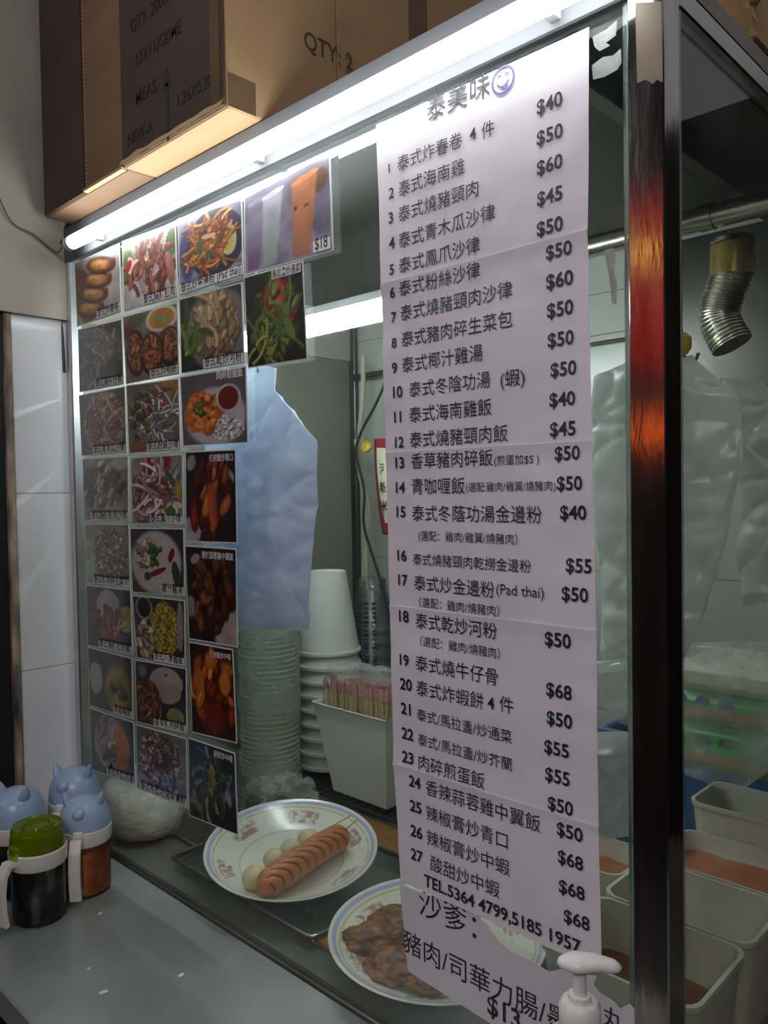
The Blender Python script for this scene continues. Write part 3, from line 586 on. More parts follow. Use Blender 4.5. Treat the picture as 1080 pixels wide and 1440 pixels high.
    if k == 15:
        p = P((120, 132, 108), 151); p.ell(.1, .4, .25, .5, (150, 168, 140), 0, .4, .3); p.grains(.58, .5, .40, .5, [(110, 94, 72), (150, 136, 110), (76, 62, 46), (176, 164, 140)], 22); p.ell(.95, .1, .2, .15, (60, 80, 46), 0, .5); return p
    if k == 16:
        p = P((56, 54, 54), 161); p.plate(.48, .48, .50, .52, (206, 196, 190)); p.chunks(.33, .62, .2, .2, [(206, 186, 150), (190, 166, 130), (216, 200, 170)], 16, .08); p.chunks(.48, .62, .12, .16, [(96, 130, 50), (70, 110, 40)], 12, .06); p.ell(.5, .33, .2, .045, (130, 30, 28), 22); p.ell(.78, .6, .05, .12, (130, 30, 28), -20); p.ell(.32, .26, .07, .07, (60, 80, 40)); p.ell(.86, .3, .07, .22, (56, 70, 40), 10); return p
    if k == 17:
        p = P((42, 34, 38), 171); p.ell(.9, .12, .35, .45, (180, 160, 160), 0, .3, .5); p.ell(.05, .35, .2, .12, (150, 136, 136), 0, .3, .5); p.chunks(.48, .5, .38, .42, [(96, 52, 32), (66, 32, 20), (130, 76, 46), (50, 24, 16)], 46, .12, 0, .3, 1.7, (40, 22, 16)); p.ell(.2, .87, .1, .05, (150, 150, 160), 20); return p
    if k == 18:
        p = P((60, 58, 64), 181); p.ell(.5, .7, .28, .28, (176, 166, 160), 0, .1, .1, .1); p.ell(.9, .6, .14, .14, (150, 150, 70)); p.ell(.9, .42, .13, .1, (170, 170, 100), 10); p.strands(.5, .25, .28, .22, [(150, 96, 80), (176, 130, 112), (120, 66, 50)], 40, .3, .03, 80, 40, (90, 50, 38)); p.chunks(.15, .45, .15, .25, [(96, 50, 44), (66, 36, 32)], 14, .08); return p
    if k == 19:
        p = P((56, 52, 56), 191); p.grains(.62, .52, .3, .46, [(176, 150, 56), (196, 172, 76), (150, 124, 44)], 40); p.ell(.22, .82, .18, .2, (150, 142, 140)); p.ell(.22, .83, .14, .16, (36, 28, 26)); p.chunks(.22, .3, .2, .28, [(176, 156, 116), (150, 126, 92), (196, 180, 146)], 26, .09, 0, .3, 1.6, (90, 76, 56)); p.ell(.92, .6, .06, .4, (150, 146, 140)); return p
    if k == 20:
        p = P((58, 28, 18), 201); p.chunks(.5, .5, .48, .48, [(176, 84, 30), (140, 52, 22), (206, 120, 50), (110, 34, 20)], 50, .13, 0, .3, 1.8, (90, 34, 18)); p.ell(.5, .84, .16, .12, (196, 110, 40), 0, .3, .3); p.ell(.2, .6, .14, .14, (206, 120, 44), 30, .3, .3); p.ell(.8, .62, .14, .14, (200, 116, 46), -30, .3, .3); p.ell(.5, .25, .3, .2, (120, 36, 20), 0, .5, .4); return p
    if k == 21:
        p = P((54, 56, 62), 211); p.ell(.18, .5, .17, .28, (170, 172, 172), 0, .1, .3, .1); p.ell(.68, .42, .32, .46, (104, 96, 62)); p.ell(.68, .42, .27, .40, (146, 128, 56), 0, .1, 0, .3); p.chunks(.68, .4, .14, .22, [(44, 50, 30), (90, 84, 46), (40, 36, 24)], 10, .08); return p
    if k == 22:
        p = P((62, 58, 64), 221); p.ell(.62, .72, .33, .26, (186, 174, 168), 0, .08, .1, .1); p.ell(.66, .55, .26, .16, (170, 158, 152), 10, .08, .1, .1); p.grains(.25, .35, .3, .42, [(110, 80, 46), (70, 50, 30), (150, 116, 76), (120, 46, 30)], 22); p.ell(.8, .2, .18, .16, (150, 156, 100), 0, .1, .2); p.ell(.15, .85, .1, .12, (120, 130, 146), 0, .4); p.ell(.62, .84, .04, .02, (150, 60, 50)); return p
    if k == 23:
        p = P((72, 72, 82), 231); p.ell(.5, .52, .42, .46, (150, 140, 140)); p.ell(.3, .55, .2, .34, (166, 136, 132), 0, .2, .2); p.ell(.72, .5, .18, .38, (196, 112, 40), 6, .1, .1, .2); p.strands(.36, .6, .16, .3, [(176, 150, 150), (140, 110, 110)], 16, .25, .03, 80, 30); p.chunks(.46, .32, .14, .16, [(66, 86, 46), (46, 56, 34), (120, 90, 60)], 16, .06); return p
    if k == 24:
        p = P((120, 112, 112), 241); p.grains(.5, .5, .48, .5, [(150, 116, 104), (176, 150, 140), (96, 66, 60), (120, 84, 80), (190, 176, 170)], 20); p.grains(.62, .25, .3, .22, [(130, 136, 160), (160, 160, 180), (96, 96, 120)], 22); p.chunks(.55, .6, .22, .22, [(96, 50, 44), (130, 84, 76)], 18, .06); p.ell(.12, .12, .16, .16, (176, 172, 166), 0, .3); return p
    p = P((40, 44, 56), 251); p.ell(.5, .3, .5, .35, (26, 26, 30), 0, .5, .4); p.ell(.5, .62, .2, .22, (96, 120, 44), 0, .2, .5, .5, 9); p.ell(.58, .65, .1, .07, (196, 104, 36), 20, .2, .3); p.strands(.45, .4, .4, .4, [(96, 104, 126), (60, 66, 60), (120, 116, 90), (50, 60, 50)], 34, .35, .03, 100, 40); p.ell(.85, .4, .06, .12, (140, 146, 156), 20, .4); return p

photos = [
 (1, '泰式炸春卷', 'b', [(103, 370), (167, 340.7), (169, 439), (106.7, 460)], 'photo of four golden spring rolls at the top left of the picture wall'),
 (2, '泰式燒豬頸肉', 'b', [(169.6, 339), (245.5, 311), (248.5, 417.8), (172.6, 439)], 'photo of pink grilled pork strips beside the spring roll photo'),
 (3, '泰式炒金邊粉 (Pad thai)', 'b', [(247.4, 307), (339, 279), (341, 387), (251, 416.7)], 'photo of orange fried noodles with lemon, caption ends in Latin letters'),
 (4, '$18', 'p', [(341, 278), (463, 212), (467.8, 352), (342, 387)], 'wide photo of iced drinks with an orange cup, marked 18 dollars'),
 (5, '泰式燒牛仔骨', 'b', [(107.8, 463), (170, 448), (173, 540.7), (110, 552)], 'photo of dark grey charred beef strips below the spring rolls'),
 (6, '泰式炸蝦餅', 'b', [(170.7, 445), (248.5, 424), (251, 526), (175.5, 540.7)], 'photo of three browned fried cakes with a bowl of orange dip'),
 (7, '泰式乾炒河粉', 'b', [(250, 420), (339, 395.5), (343, 511), (253, 526)], 'photo of beige fried flat noodles with green stalks at left'),
 (8, '馬拉盞炒通菜', 'v', [(341, 389), (424.4, 365), (431, 505.5), (346.7, 518.5)], 'photo of green vegetables with red chillies on black, below the drinks'),
 (9, '泰式青木瓜沙律', 'b', [(109, 555.5), (174.4, 542.6), (177, 637), (113, 642)], 'photo of brown shredded salad on a plate, third row left edge'),
 (10, '泰式粉絲沙律', 'b', [(175.5, 541.5), (250, 531.5), (253, 633.7), (179.6, 638.5)], 'photo of white glass noodle salad with green herbs'),
 (11, '肉碎煎蛋飯', 't', [(251, 529.6), (345, 514), (348, 623), (255.5, 628)], 'photo of an orange omelette beside a round bowl of red sauce'),
 (12, '泰式燒豬頸肉沙律', 'b', [(114, 645), (179, 641), (180, 733), (116.7, 733)], 'photo of greyish brown sliced meat, fourth row left edge'),
 (13, '泰式鳳爪沙律', 'b', [(181.5, 643), (255.5, 638.5), (256.7, 739), (184.4, 737)], 'photo of white and pink chicken feet salad with red tomato'),
 (14, '辣椒膏炒青口', 't', [(259, 634.4), (330, 630.7), (332.6, 765), (259.6, 762.6)], 'tall photo of glossy brown mussels below the omelette photo'),
 (15, '泰式豬肉碎生菜包', 'b', [(118, 736), (180, 737), (182, 828), (120, 820)], 'photo of a heap of brown minced pork beside pale lettuce'),
 (16, '椰汁雞湯', 'b', [(180.7, 742), (257.4, 743), (259, 839), (184.4, 833.7)], 'photo of chicken pieces and red chillies on a round white plate'),
 (17, '香辣蒜蓉雞中翼飯', 't', [(258, 766), (331, 771), (333, 911.5), (264, 899.6)], 'tall photo of very dark brown chicken wings with white rice'),
 (18, '泰式燒豬頸肉飯', 'b', [(119.6, 822), (182.6, 829), (185.5, 922), (121.5, 908)], 'photo of a white rice dome with lime and reddish meat'),
 (19, '泰式海南雞飯', 'b', [(184.4, 836.7), (258.5, 844), (259.6, 938.5), (190.7, 925.5)], 'photo of yellow rice with chicken and a small dark sauce bowl'),
 (20, '辣椒膏炒中蝦', 't', [(264, 901.5), (326, 912.6), (332, 1046.7), (268.5, 1031)], 'tall photo of orange prawns in red brown sauce'),
 (21, '青咖喱飯', 'b', [(121.5, 909), (184.4, 925.5), (186, 1012.6), (124, 993)], 'photo of an oval bowl of olive yellow curry beside white rice'),
 (22, '香草豬肉碎飯', 'b', [(188, 927), (261, 940), (262, 1033), (190, 1016)], 'photo of minced meat beside a white fried egg and cucumber'),
 (23, '泰式冬蔭功湯', 'b', [(124, 995), (187, 1015.6), (189, 1105), (127, 1083)], 'photo of a bowl of orange soup at the bottom left corner'),
 (24, '泰式冬蔭功湯金邊粉', 'b', [(189, 1018), (261, 1038.5), (263, 1138.5), (190.7, 1109)], 'photo of pinkish grainy noodles, bottom row middle'),
 (25, '酸甜炒中蝦', 't', [(263, 1036.7), (329, 1059), (333.7, 1176), (264, 1147.8)], 'darkest photo with a green and orange dish, lowest of all')]
for k, cap, mode, q, lab in photos:
    tl_, tr_, br_, bl_ = [np.array(gx(*c)) for c in q]
    zt = None
    def quad(u, v, A=(tl_, tr_, br_, bl_)): return (A[3]*(1-u)+A[2]*u)*(1-v)+(A[0]*(1-u)+A[1]*u)*v
    im = np.clip(pic(k).im*.84, 0.012, 1)
    im = np.where(im <= .04045, im/12.92, ((im+.055)/1.055)**2.4)
    mb = MB(); mg = 0.018
    vs = []; cs = []
    for j in range(PH):
        for i in range(PW):
            u = mg+(1-2*mg)*i/(PW-1); v = mg+(1-2*mg)*j/(PH-1); x, z = quad(u, v); vs.append((x, -0.0021-0.0006*nz(x, z, 5, 18)**2, z)); cs.append(im[j, i])
    fs = [(j*PW+i, j*PW+i+1, (j+1)*PW+i+1, (j+1)*PW+i) for j in range(PH-1) for i in range(PW-1)]
    mb.add(vs, fs, cs)
    base = MB(); c4 = [quad(.004, .004), quad(.996, .004), quad(.996, .996), quad(.004, .996)]
    poly(base, c4, -0.0018, -0.0010)
    ph = tag(base.build('food_photo', 'lam', smooth=False), lab, 'photo', 'laminated food photos on the cabinet glass')
    mb.build('printed_picture', 'print', ph)
    w = float(np.linalg.norm(tr_-tl_))
    def strip(u0, v0, u1, v1, mat, d): 
        s_ = MB(); s_.add([(quad(a, b)[0], -d, quad(a, b)[1]) for a, b in ((u0, v0), (u1, v0), (u1, v1), (u0, v1))], [(0, 1, 2, 3)]); return s_.build('caption_strip', mat, ph, smooth=False)
    def ptext(s, u0, u1, v, mat, par, st=1.0):
        t_ = MB(); xs0 = quad(u0, v); xs1 = quad(u1, v); L = 1.0
        put_text(t_, s, 0, 1, 0, lambda a, b: (float(xs0[0]+(xs1[0]-xs0[0])*a), -0.0036, float(xs0[1]+(xs1[1]-xs0[1])*a+b*(xs1[0]-xs0[0]))), 0.012, None, st); t_.build('caption_text', mat, par, smooth=False)
    n = len(cap)
    if mode == 'b':
        cw = .10*n if k != 3 else .97; cw = min(cw, .96); s_ = strip(.985-cw, .02, .985, .135, 'caption', .0032); ptext(cap, 1.0-cw, .97, .045, 'ink', s_, 1.1)
    elif mode == 'p':
        s_ = strip(.80, .03, .975, .15, 'caption', .0032); ptext(cap, .82, .95, .055, 'ink', s_, 1.3)
    elif mode == 'v':
        s_ = strip(.50, .885, .97, .975, 'caption', .0032); ptext(cap, .51, .96, .90, 'ink', s_, 1.2)
    else: ptext(cap, .96-.075*n, .96, .88, 'ink_white', ph, 1.15)

# ------------------------------------------------------------------ cartons on the cabinet top
ZB = 2.1565
def carton_text(par, rows_, y, mat='ink_dim'):
    for s, x0, x1, z in rows_:
        mb = MB(); put_text(mb, s, x0, x1, z, lambda a, b: (a, y, b), 0.004, None, 1.1); mb.build('printed_text', mat, par, smooth=False)
A = thing('carton', 'brown carton jutting out above the lamp with printed front coloured as shaded', 'carton', (0, 0, 0), 0, 'cardboard cartons on the cabinet top')
ay0, ay1 = -0.066, 0.150; ax0, ax1 = pY(172, 258, ay0-.003).x, pY(318, 165, ay0-.003).x
MB().box((ax0, ay0, ZB), (ax1, ay1, ZB+0.52), bev=.003).build('body', 'card', A, smooth=False)
MB().box((ax0+.004, ay0-.0035, ZB+.004), (ax1-.004, ay0-.0005, ZB+.515)).build('shaded_front', 'card_shaded', A, smooth=False)  # sheet over the front, coloured darker to carry the shade
def px_text(par, rows_, Y, mat='ink_dim'):
    for t_, xa, ya, xb in rows_:
        p_ = pY(xa, ya, Y); q_ = pY(xb, ya, Y); mb = MB(); put_text(mb, t_, p_.x, q_.x, p_.z, lambda a, b: (a, Y, b), 0.004, None, 1.15); mb.build('printed_text', mat, par, smooth=False)
px_text(A, [('QTY. 200K', 184, 46, 238), ('12X11X20ME', 192, 92, 256), ('MEAS.', 191, 148, 222), ('1.26X0.30', 250, 150, 298), ('NEW-A', 180, 206, 215)], ay0-.0042)
aw = pY(236, 190, ay0-.004); mb = MB(); mb.box((aw.x-.004, ay0-.0042, aw.z-.01), (aw.x+.004, ay0-.0037, aw.z+.08)); mb.add([(aw.x-.013, ay0-.0042, aw.z+.075), (aw.x+.013, ay0-.0042, aw.z+.075), (aw.x, ay0-.0042, aw.z+.105)], [(0, 1, 2)]); mb.build('printed_arrow', 'ink', A, smooth=False)
MB().box((ax1-.035, ay0-.0043, ZB+.005), (ax1-.012, ay0-.0038, ZB+.51)).build('tape', 'tape', A, smooth=False)
qa, qb = pX(428, 66, ax1+.0008), pX(496, 92, ax1+.0008); mb = MB(); put_text(mb, 'QTY: 2', qa.y, qb.y, qa.z, lambda a, b: (ax1+.0008, a, b), .006, None, 1.1); mb.build('printed_text', 'ink_faded', A, smooth=False)
MB().box((ax1+.0002, ay0+.002, ZB+.002), (ax1+.0006, ay0+.05, ZB+.05)).build('tape', 'tape', A, smooth=False)
mb = MB(); mb.grid(lambda u, v: (ax0+.002+(ax1-ax0-.004)*u, ay0-.004-.006*v, ZB+.012-.012*v+.003*nz(u, v, 1, 9)), 30, 4); mb.build('torn_edge', 'card_edge', A)
B = thing('carton', 'brown carton behind the jutting one, mostly in shadow', 'carton', (0, 0, 0), 0, 'cardboard cartons on the cabinet top')
MB().box((ax0-.1, .154, ZB), (ax1-.004, .55, ZB+.56), bev=.003).build('body', 'card', B, smooth=False)
MB().box((ax1-.0038, .33, ZB+.002), (ax1-.0032, .38, ZB+.555)).build('tape', 'tape', B, smooth=False)
Cc = thing('carton', 'brown carton with shade-coloured flap at the left end against the plaster wall', 'carton', (0, 0, 0), 0, 'cardboard cartons on the cabinet top')
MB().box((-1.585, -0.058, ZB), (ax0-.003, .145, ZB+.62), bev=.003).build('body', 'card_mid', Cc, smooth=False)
MB().box((-1.58, -0.0615, ZB+.003), (-1.41, -0.0585, ZB+.6)).build('flap', 'card_shaded', Cc, smooth=False)  # shade on this side is put into the cardboard colour
mb = MB(); 
for i in range(44): mb.box((-1.4055, -0.0592, ZB+.012+i*.0075), (-1.4035, -0.0582, ZB+.016+i*.0075))
mb.build('perforation', 'card_edge', Cc, smooth=False)
MB().box((-1.40, -0.068, ZB-.0005), (ax0-.004, -0.0585, ZB+.004)).build('bottom_flap', 'card_edge', Cc, smooth=False)
E_ = thing('carton', 'small brown carton at the top right above the steel side rail', 'carton', (0, 0, 0), 0, 'cardboard cartons on the cabinet top')
MB().box((-0.53, .27, ZB-.014), (-0.345, .62, ZB+.30), bev=.003).build('body', 'card', E_, smooth=False)
MB().box((-0.3448, .30, ZB+.05), (-0.3442, .60, ZB+.09)).build('tape', 'tape', E_, smooth=False)
mb = MB(); mb.grid(lambda u, v: (-0.345+.012+.012*nz(u, v, 2, 5), .12+.13*u, ZB-.012+.10*v+.02*nz(u, v, 4, 3)), 18, 14)
tag(mb.build('crumpled_paper', 'card_edge'), 'crumpled pale brown wrapping paper beside the small carton', 'paper')

# ------------------------------------------------------------------ tape residue on glass and post
def scrap(name, lab, pix, Y, mat):
    pts_ = [(pY(x, y, Y).x, pY(x, y, Y).z) for x, y in pix]; return tag(poly(MB(), pts_, Y, Y+.0004).build(name, mat, smooth=False), lab, 'tape')
scrap('tape_remnant', 'larger silvery tape remnant on the glass right of the menu top', [(832, 92), (848, 80), (862, 78), (873, 68), (874, 88), (868, 98), (850, 108), (834, 112)], -.0006, 'residue')
scrap('tape_remnant', 'thin torn tape remnant just above the larger silvery one', [(833, 52), (852, 42), (868, 28), (866, 50), (852, 60), (858, 64), (843, 72), (836, 66)], -.0006, 'residue')
scrap('tape_remnant', 'narrow scuffed tape strip on glass below the pipe', [(850, 352), (862, 348), (866, 360), (863, 384), (868, 400), (866, 428), (860, 424), (858, 396), (853, 372)], -.0006, 'residue')
scrap('tape_remnant', 'beige tape remnant at the top of the steel corner post', [(893, 4), (930, 2), (932, 116), (924, 112), (918, 118), (908, 112), (896, 117)], -.0048, 'residue_beige')

# ------------------------------------------------------------------ sauce jars
def jar(name, lab, loc, rz, lid='cat', sauce='sauce_red', fill=.8, s=1.0):
    t = thing(name, lab, 'jar', loc, rz, 'condiment jars on the counter'); R, H = .047*s, .105*s
    MB().lathe([(R*.9, .0005), (R*.98, .004), (R, .012), (R, H)], n=40, cap1=False).build('glass_body', 'jar_glass', t)
    MB().lathe([(R*.86, .003), (R*.95, .009), (R*.955, H*fill), (R*.93, H*fill+.001)], n=40).build('sauce', sauce, t)
    MB().lathe([(R*1.02, H-.004), (R*1.07, H), (R*1.07, H+.024*s), (R*.99, H+.026*s)], n=40).build('collar', 'jar_white', t)
    # handle with a spout-like curve
    hp = [(R*1.03, 0, H+.012), (R*1.32, 0, H+.014), (R*1.55, 0, H-.004), (R*1.62, 0, H-.03), (R*1.60, 0, H-.06), (R*1.5, 0, H-.085)]
    path = []
    for i in range(len(hp)-1):
        for k in range(5): path.append(Vector(hp[i]).lerp(Vector(hp[i+1]), k/5))
    path.append(Vector(hp[-1])); hb = MB(); vs = []; fs = []
    for i, p in enumerate(path):
        tn = (path[min(i+1, len(path)-1)]-path[max(i-1, 0)]).normalized(); nn = tn.cross(Vector((0, 1, 0))).normalized()
        for a, b in ((-1, -1), (1, -1), (1, 1), (-1, 1)): vs.append(p+Vector((0, .0105*s*a, 0))+nn*.004*s*b)
    for i in range(len(path)-1):
        for k in range(4): fs.append((i*4+k, i*4+(k+1) % 4, (i+1)*4+(k+1) % 4, (i+1)*4+k))
    fs += [(3, 2, 1, 0), tuple(range(len(vs)-4, len(vs)))]; hb.add(vs, fs); hb.build('handle', 'jar_white', t)
    z0 = H+.026*s
    if lid == 'cat':
        dome = MB().lathe([(R*1.03, z0), (R*1.04, z0+.008*s), (R*1.0, z0+.022*s), (R*.88, z0+.038*s), (R*.66, z0+.050*s), (R*.35, z0+.057*s), (R*.05, z0+.059*s)], n=40).build('lid', 'lid_blue', t)
        for sg in (-1, 1):
            eb = MB(); eb.lathe([(.013*s, -.012*s), (.0125*s, 0), (.009*s, .010*s), (.004*s, .018*s), (.0006, .022*s)], n=14, fr=lambda a, z: 1-.35*abs(math.sin(a)))
            e = eb.build('ear', 'lid_blue', dome); e.location = (R*.15, sg*R*.66, z0+.049*s); e.rotation_euler = (-sg*.35, 0, 0)
        bb = MB().lathe([(.012*s, 0), (.012*s, .012*s), (.008*s, .017*s), (.0005, .019*s)], n=16).build('knob', 'lid_blue', dome, loc=(R*.72, 0, z0+.030*s))
        bb.rotation_euler = (0, .9, 0)
        MB().box((R*.98, -.009*s, H+.018*s), (R*1.14, .009*s, H+.030*s), bev=.002).build('hinge', 'jar_white', t, smooth=False)
    else:
        lb = MB().lathe([(R*1.02, z0), (R*1.02, z0+.018*s), (R*.96, z0+.034*s), (R*.90, z0+.040*s), (R*.85, z0+.038*s), (R*.60, z0+.037*s), (R*.56, z0+.041*s), (R*.50, z0+.041*s), (R*.46, z0+.036*s), (R*.05, z0+.036*s)], n=44).build('lid', 'lid_green', t)
        MB().box((R*.75, -.012*s, z0-.010*s), (R*1.12, .012*s, z0+.016*s), bev=.003).build('pouring_spout', 'lid_green', lb, smooth=False)
    return t
def stand(x, y, z=CZ): p = pZ(x, y, z); return (p.x, p.y, z+.0005)
to_cam = lambda p: math.atan2(CAM[1]-p[1], CAM[0]-p[0])
p1 = stand(56, 1288); jar('sauce_jar', 'jar of dark soy sauce with lime green lid, nearest on the counter', p1, to_cam(p1)-.95, 'flip', 'sauce_dark', .55, .94)
p2 = stand(122, 1250); jar('sauce_jar', 'jar of orange chilli sauce with pale blue cat eared lid', p2, to_cam(p2)-.28, 'cat', 'sauce_red', .82, .92)
p3 = (p2[0]-.115, p2[1]+.035, p2[2]); jar('sauce_jar', 'blue lidded jar standing behind the orange chilli sauce jar', p3, to_cam(p3)-.55, 'cat', 'sauce_red', .5)
p4 = (p1[0]-.122, p1[1]+.012, p1[2]); jar('sauce_jar', 'blue lidded jar cut by the left edge behind the green lid', p4, to_cam(p4)-.9, 'cat', 'sauce_dark', .5)

for x, y, q, lb in ((146, 1396, .006, 'largest white crumb on the counter'), (255, 1372, .005, 'white crumb on the counter right of the jars'), (125, 1363, .0035, 'small white crumb on the counter before the jars'), (141, 1285, .004, 'pale crumb on the counter beside the orange jar')):
    p = stand(x, y); b_ = MB().lathe([(.0004, 0), (q*.9, .0004), (q*.7, q*.3), (.0004, q*.4)], n=9, fr=lambda a, z: 1+.35*math.sin(2*a+q*900)).build('crumb', 'jar_white', loc=p); tag(b_, lb, 'crumb', 'crumbs on the counter')

# ------------------------------------------------------------------ hand pump bottle
pp = pY(822, 1363, -.150); bx, by = pY(815, 1400, -.150).x, -.150
pb_ = thing('pump_bottle', 'white plastic pump bottle in front of the menu at the bottom', 'bottle', (bx, by, CZ+.0005)); ztop = pp.z-CZ
MB().lathe([(.030, 0), (.034, .004), (.034, ztop-.085), (.030, ztop-.066), (.018, ztop-.056), (.0155, ztop-.050)], n=36).build('bottle_body', 'pump', pb_)
MB().lathe([(.0165, ztop-.052), (.0178, ztop-.050), (.0178, ztop-.034), (.015, ztop-.030), (.010, ztop-.029), (.0095, ztop-.024)], n=32, fr=lambda a, z: 1+.012*math.cos(24*a)).build('collar', 'pump', pb_)
MB().lathe([(.0058, ztop-.026), (.0058, ztop-.004)], n=20).build('plunger', 'pump', pb_)
hd = MB()
def headf(u, v):
    L = -.019+.055*u; w = .0130*(max(0, min(1, u*3.2))**.5)*(1-.55*max(0, u-.25)/.75)*(max(0, min(1, (1-u)*9))**.5)+.0004
    a = 2*math.pi*v; return (L, w*math.cos(a), ztop+.003+.0085*(w/.0135)**.7*math.sin(a)*(1 if math.sin(a) > 0 else .8)-.004*max(0, u-.6)/.4)
hd.grid(headf, 30, 20); h_ = hd.build('nozzle_head', 'pump', pb_); h_.rotation_euler = (0, 0, YAW-.05)

# ------------------------------------------------------------------ trays, board, rack
tr = thing('steel_tray', 'shallow steel tray under the sausage plate', 'tray', (0, 0, 0))
c1, c2 = pZ(236, 1208, CZ+.017), pZ(444, 1320, CZ+.017); ty0 = (c1.y+c2.y)/2; tx0, tx1 = c1.x, c2.x; ty1 = ty0+.30
MB().box((tx0, ty0, CZ+.0140), (tx1, ty1, CZ+.0165), bev=.001).build('tray_floor', 'tray', tr, smooth=False)
rim = [(tx0+.012, ty0), (tx1-.012, ty0), (tx1-.004, ty0+.003), (tx1, ty0+.012), (tx1, ty1-.012), (tx1-.012, ty1), (tx0+.012, ty1), (tx0, ty1-.012), (tx0, ty0+.012), (tx0+.004, ty0+.003), (tx0+.012, ty0)]
MB().tube([(x, y, CZ+.020) for x, y in rim], .0035, 10, False).build('rolled_rim', 'tray', tr)
t2 = thing('steel_tray', 'small brownish steel tray beside the noodle bag', 'tray', (0, 0, 0))
MB().box((tx0-.20, .13, CZ+.0012), (tx0-.012, .42, CZ+.005), bev=.001).build('tray_floor', 'tray', t2, smooth=False)
MB().tube([(tx0-.20, .13, CZ+.007), (tx0-.012, .13, CZ+.007), (tx0-.012, .42, CZ+.007), (tx0-.20, .42, CZ+.007), (tx0-.20, .13, CZ+.007)], .003, 8, False).build('rolled_rim', 'tray', t2)
tag(MB().box((-1.26, ty0+.012, CZ+.0012), (-.745, .452, CZ+.0135), bev=.003).build('wooden_board', 'wood', smooth=False), 'orange brown wooden board lying under the steel tray and plates', 'board')
rk = thing('wire_rack', 'black wire rack under the straw holder', 'rack', (0, 0, 0)); rx0, rx1, ry0, ry1, rz_ = -1.42, -1.02, .455, .74, CZ+.030
for i in range(15): MB().tube([(rx0+(rx1-rx0)*i/14, ry0, rz_), (rx0+(rx1-rx0)*i/14, ry1, rz_)], .003, 8).build('wire', 'black', rk)
for yy in (ry0, ry1): MB().tube([(rx0, yy, rz_-.004), (rx1, yy, rz_-.004)], .004, 8).build('cross_bar', 'black', rk)
for xx in (rx0+.02, rx1-.02):
    for yy in (ry0, ry1): MB().tube([(xx, yy, CZ+.0015), (xx, yy, rz_-.004)], .004, 8).build('leg', 'black', rk)

# ------------------------------------------------------------------ plates
def plate(lab, cx, cy, zr, R, tilt, name='decorated_plate'):
    prof = [(0, .006), (.30, .0065), (.52, .008), (.60, .010), (.68, .015), (.80, .024), (.90, .032), (.96, .0375), (1.0, .040), (1.005, .0385), (.96, .034), (.80, .019), (.66, .009), (.62, .002), (.60, 0), (.56, 0), (.54, .003), (0, .003)]
    P_ = []
    for (a, b), (c, d) in zip(prof, prof[1:]):
        n = 5 if abs(c-a) > .05 else 2
        for k in range(n): P_.append((a+(c-a)*k/n, b+(d-b)*k/n))
    P_.append(prof[-1]); n = 180; vs = []; cs = []; fs = []
    for i, (r, z) in enumerate(P_):
        for k in range(n):
            a = 2*math.pi*k/n; vs.append((R*max(r, .0008)*math.cos(a), R*max(r, .0008)*math.sin(a), z*R/.16))
            c = hx(226, 226, 208)
            top = i < len(P_)*.55
            if top and r > .925: c = hx(176, 182, 214)
            elif top and .885 < r < .91: c = hx(196, 188, 120) if nz(a*3, 0, 1, 2) > -.3 else hx(222, 220, 196)
            elif top and .70 < r < .86:
                s_ = nz(math.cos(a)*6, math.sin(a)*6, r*14, 1.3); cl = math.sin(a*6+.7)
                if cl > .35 and s_ > .12: c = hx(190, 136, 130)
                elif cl > .1 and s_ < -.22: c = hx(158, 168, 138)
                elif cl > -.2 and abs(s_) < .04: c = hx(200, 186, 164)
            elif top and .595 < r < .615: c = hx(196, 192, 160)
            cs.append(c)
    for i in range(len(P_)-1):
        for k in range(n): fs.append((i*n+k, i*n+(k+1) % n, (i+1)*n+(k+1) % n, (i+1)*n+k))
    o = MB().add(vs, fs, cs).build(name, 'plate', loc=(cx, cy, zr-.040*R/.16), rot=tilt); return tag(o, lab, 'plate', 'white flower rimmed plates')
zrim = CZ+.066
pc = pZ(410, 1199, zrim); R1 = 122*pxsize(pc)*.985
tdir = Vector((pc.x-CAM[0], pc.y-CAM[1], 0)).normalized()            # away from the viewer
def tiltm(ang, d=tdir): return Matrix.Rotation(ang, 4, Vector((d.y, -d.x, 0))).to_euler()
T1 = .085
pl1 = plate('white plate with flower border holding the scored sausage', pc.x, pc.y, zrim+.018, R1, Matrix.Rotation(.15, 4, tdir.cross(Vector((0, 0, 1)))).to_euler())
pc2 = pZ(614, 1311, CZ+.056); R2 = 152*pxsize(pc2)
pl2 = plate('white plate with flower border holding the grilled meat', pc2.x, pc2.y, CZ+.0585, R2, (Matrix.Rotation(.03, 4, tdir.cross(Vector((0, 0, 1)))) @ Matrix.Rotation(1.0, 4, 'Z')).to_euler())

